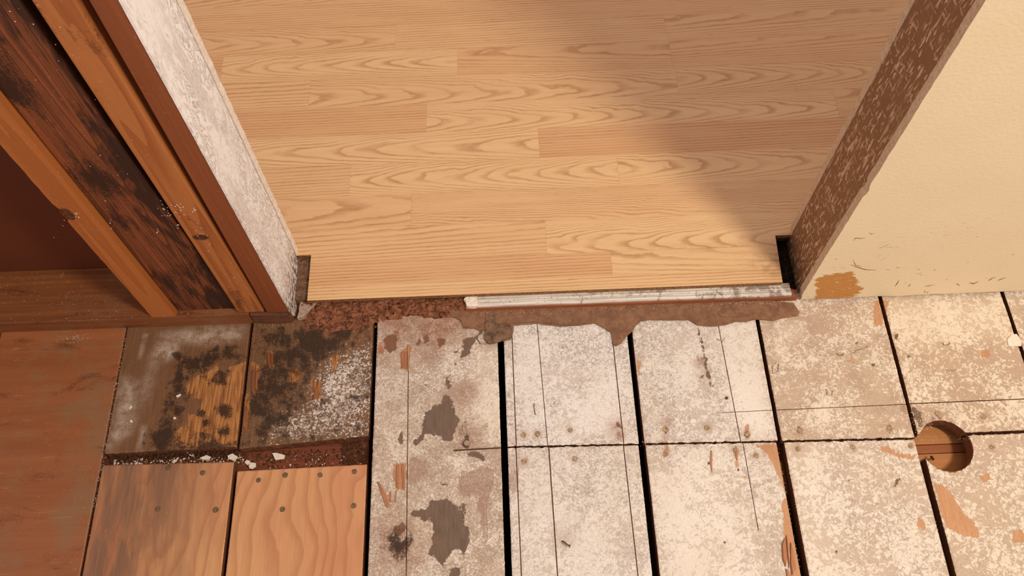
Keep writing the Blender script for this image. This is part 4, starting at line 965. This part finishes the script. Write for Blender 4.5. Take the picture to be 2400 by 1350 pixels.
# flecks caught on the stud faces
it = []
V = []; F = []
def fleck(x, y, z, s):
    n = len(V); th = R(0, 3.14); e = R(.3, .8); ax, az = math.cos(th) * s, math.sin(th) * s
    V.extend([(x - ax, y, z - az), (x + az * e, y, z - ax * e), (x + ax, y, z + az), (x - az * e, y, z + ax * e), (x, y - s * .6, z)])
    F.extend([(n, n + 1, n + 4), (n + 1, n + 2, n + 4), (n + 2, n + 3, n + 4), (n + 3, n, n + 4)])
for (px, py, n_, sp, sz) in ((420, 490, 16, 8, .0012), (455, 490, 10, 6, .001), (385, 505, 14, 12, .0011), (370, 555, 3, 3, .0016), (415, 540, 4, 4, .0016), (180, 505, 14, 4, .0011), (470, 555, 14, 14, .0009), (550, 640, 8, 12, .0008), (140, 540, 5, 12, .0008), (255, 535, 6, 5, .0009), (110, 100, 10, 60, .001), (260, 420, 12, 60, .0008)):
    for _ in range(n_):
        x, z = wl(px + random.gauss(0, sp), py + random.gauss(0, sp * 1.2)); fleck(x, Y0 - .0003 + (.009 if -.498 < x < -.41 else .0005), z, sz * R(.5, 1.3))
me = mesh_from(V, F, 'stud_flecks'); tag(link_mesh('stud_flecks', me, None, (CHIP,)), 'white paint flecks stuck to the bare studs', 'debris', kind='stuff')
# scuffs and caught fibres on the cream wall
SCUFF = mat_speck('wall_scuff_dirt', '6e573b', 'a08460', 400, .9)
for pts, r_ in ((CD([(1180,512),(1228,530),(1285,548),(1360,551)]), .0011), (CD([(1198,478),(1215,515),(1260,528)]), .0008), (CD([(1200,346),(1216,326),(1250,330),(1285,324)]), .0009), (CD([(1700,668),(1728,663),(1775,654)]), .0009),
                (CD([(1706,690),(1700,705),(1722,712),(1728,692)]), .0005), (CD([(2018,640),(2045,648),(2080,632)]), .0016), (CD([(2150,628),(2172,612),(2205,598)]), .0011), (CD([(2215,626),(2240,615),(2275,604)]), .0011), (CD([(1810,408),(1832,380),(1850,352)]), .0006),
                (CD([(1492,668),(1510,645),(1524,618)]), .0007), (CD([(1710,362),(1722,356),(1728,348)]), .0009), (CD([(1375,402),(1420,382),(1462,366)]), .0006), (CD([(1310,292),(1330,298),(1350,292)]), .0007), (CD([(1430,548),(1455,549)]), .0006), (CD([(1500,534),(1530,536)]), .0006), (CD([(1925,645),(1950,662)]), .0007), (CD([(1590,668),(1602,650)]), .0008),
                (CD([(2060,318),(2080,318)]), .0007), (CD([(1840,252),(1862,248)]), .0006), (CD([(1650,548),(1672,545)]), .0005), (CD([(1760,555),(1782,546)]), .0006), (CD([(2310,444),(2335,440)]), .0006), (CD([(2000,497),(2012,495)]), .0007), (CD([(1075,470),(1085,476)]), .0009), (CD([(1855,616),(1862,617)]), .0008)):
    P = [(lambda q: (q[0], Y0 + .0004, q[1]))(wl(*p)) for p in pts]
    if len(P) == 2: P = [P[0], tuple((a + c) / 2 for a, c in zip(*P)), P[1]]
    me = wire(P, r_ * .75, 6); n_ = len(P)
    for k, v in enumerate(me.vertices):
        seg = k // 6
        if seg in (0, n_ - 1):
            c = Vector(P[seg]); v.co = c + (v.co - c) * .25
        v.co.y = Y0 + .0004 + (v.co.y - Y0 - .0004) * .35
    link_mesh('scuff', me, WR, (SCUFF,))
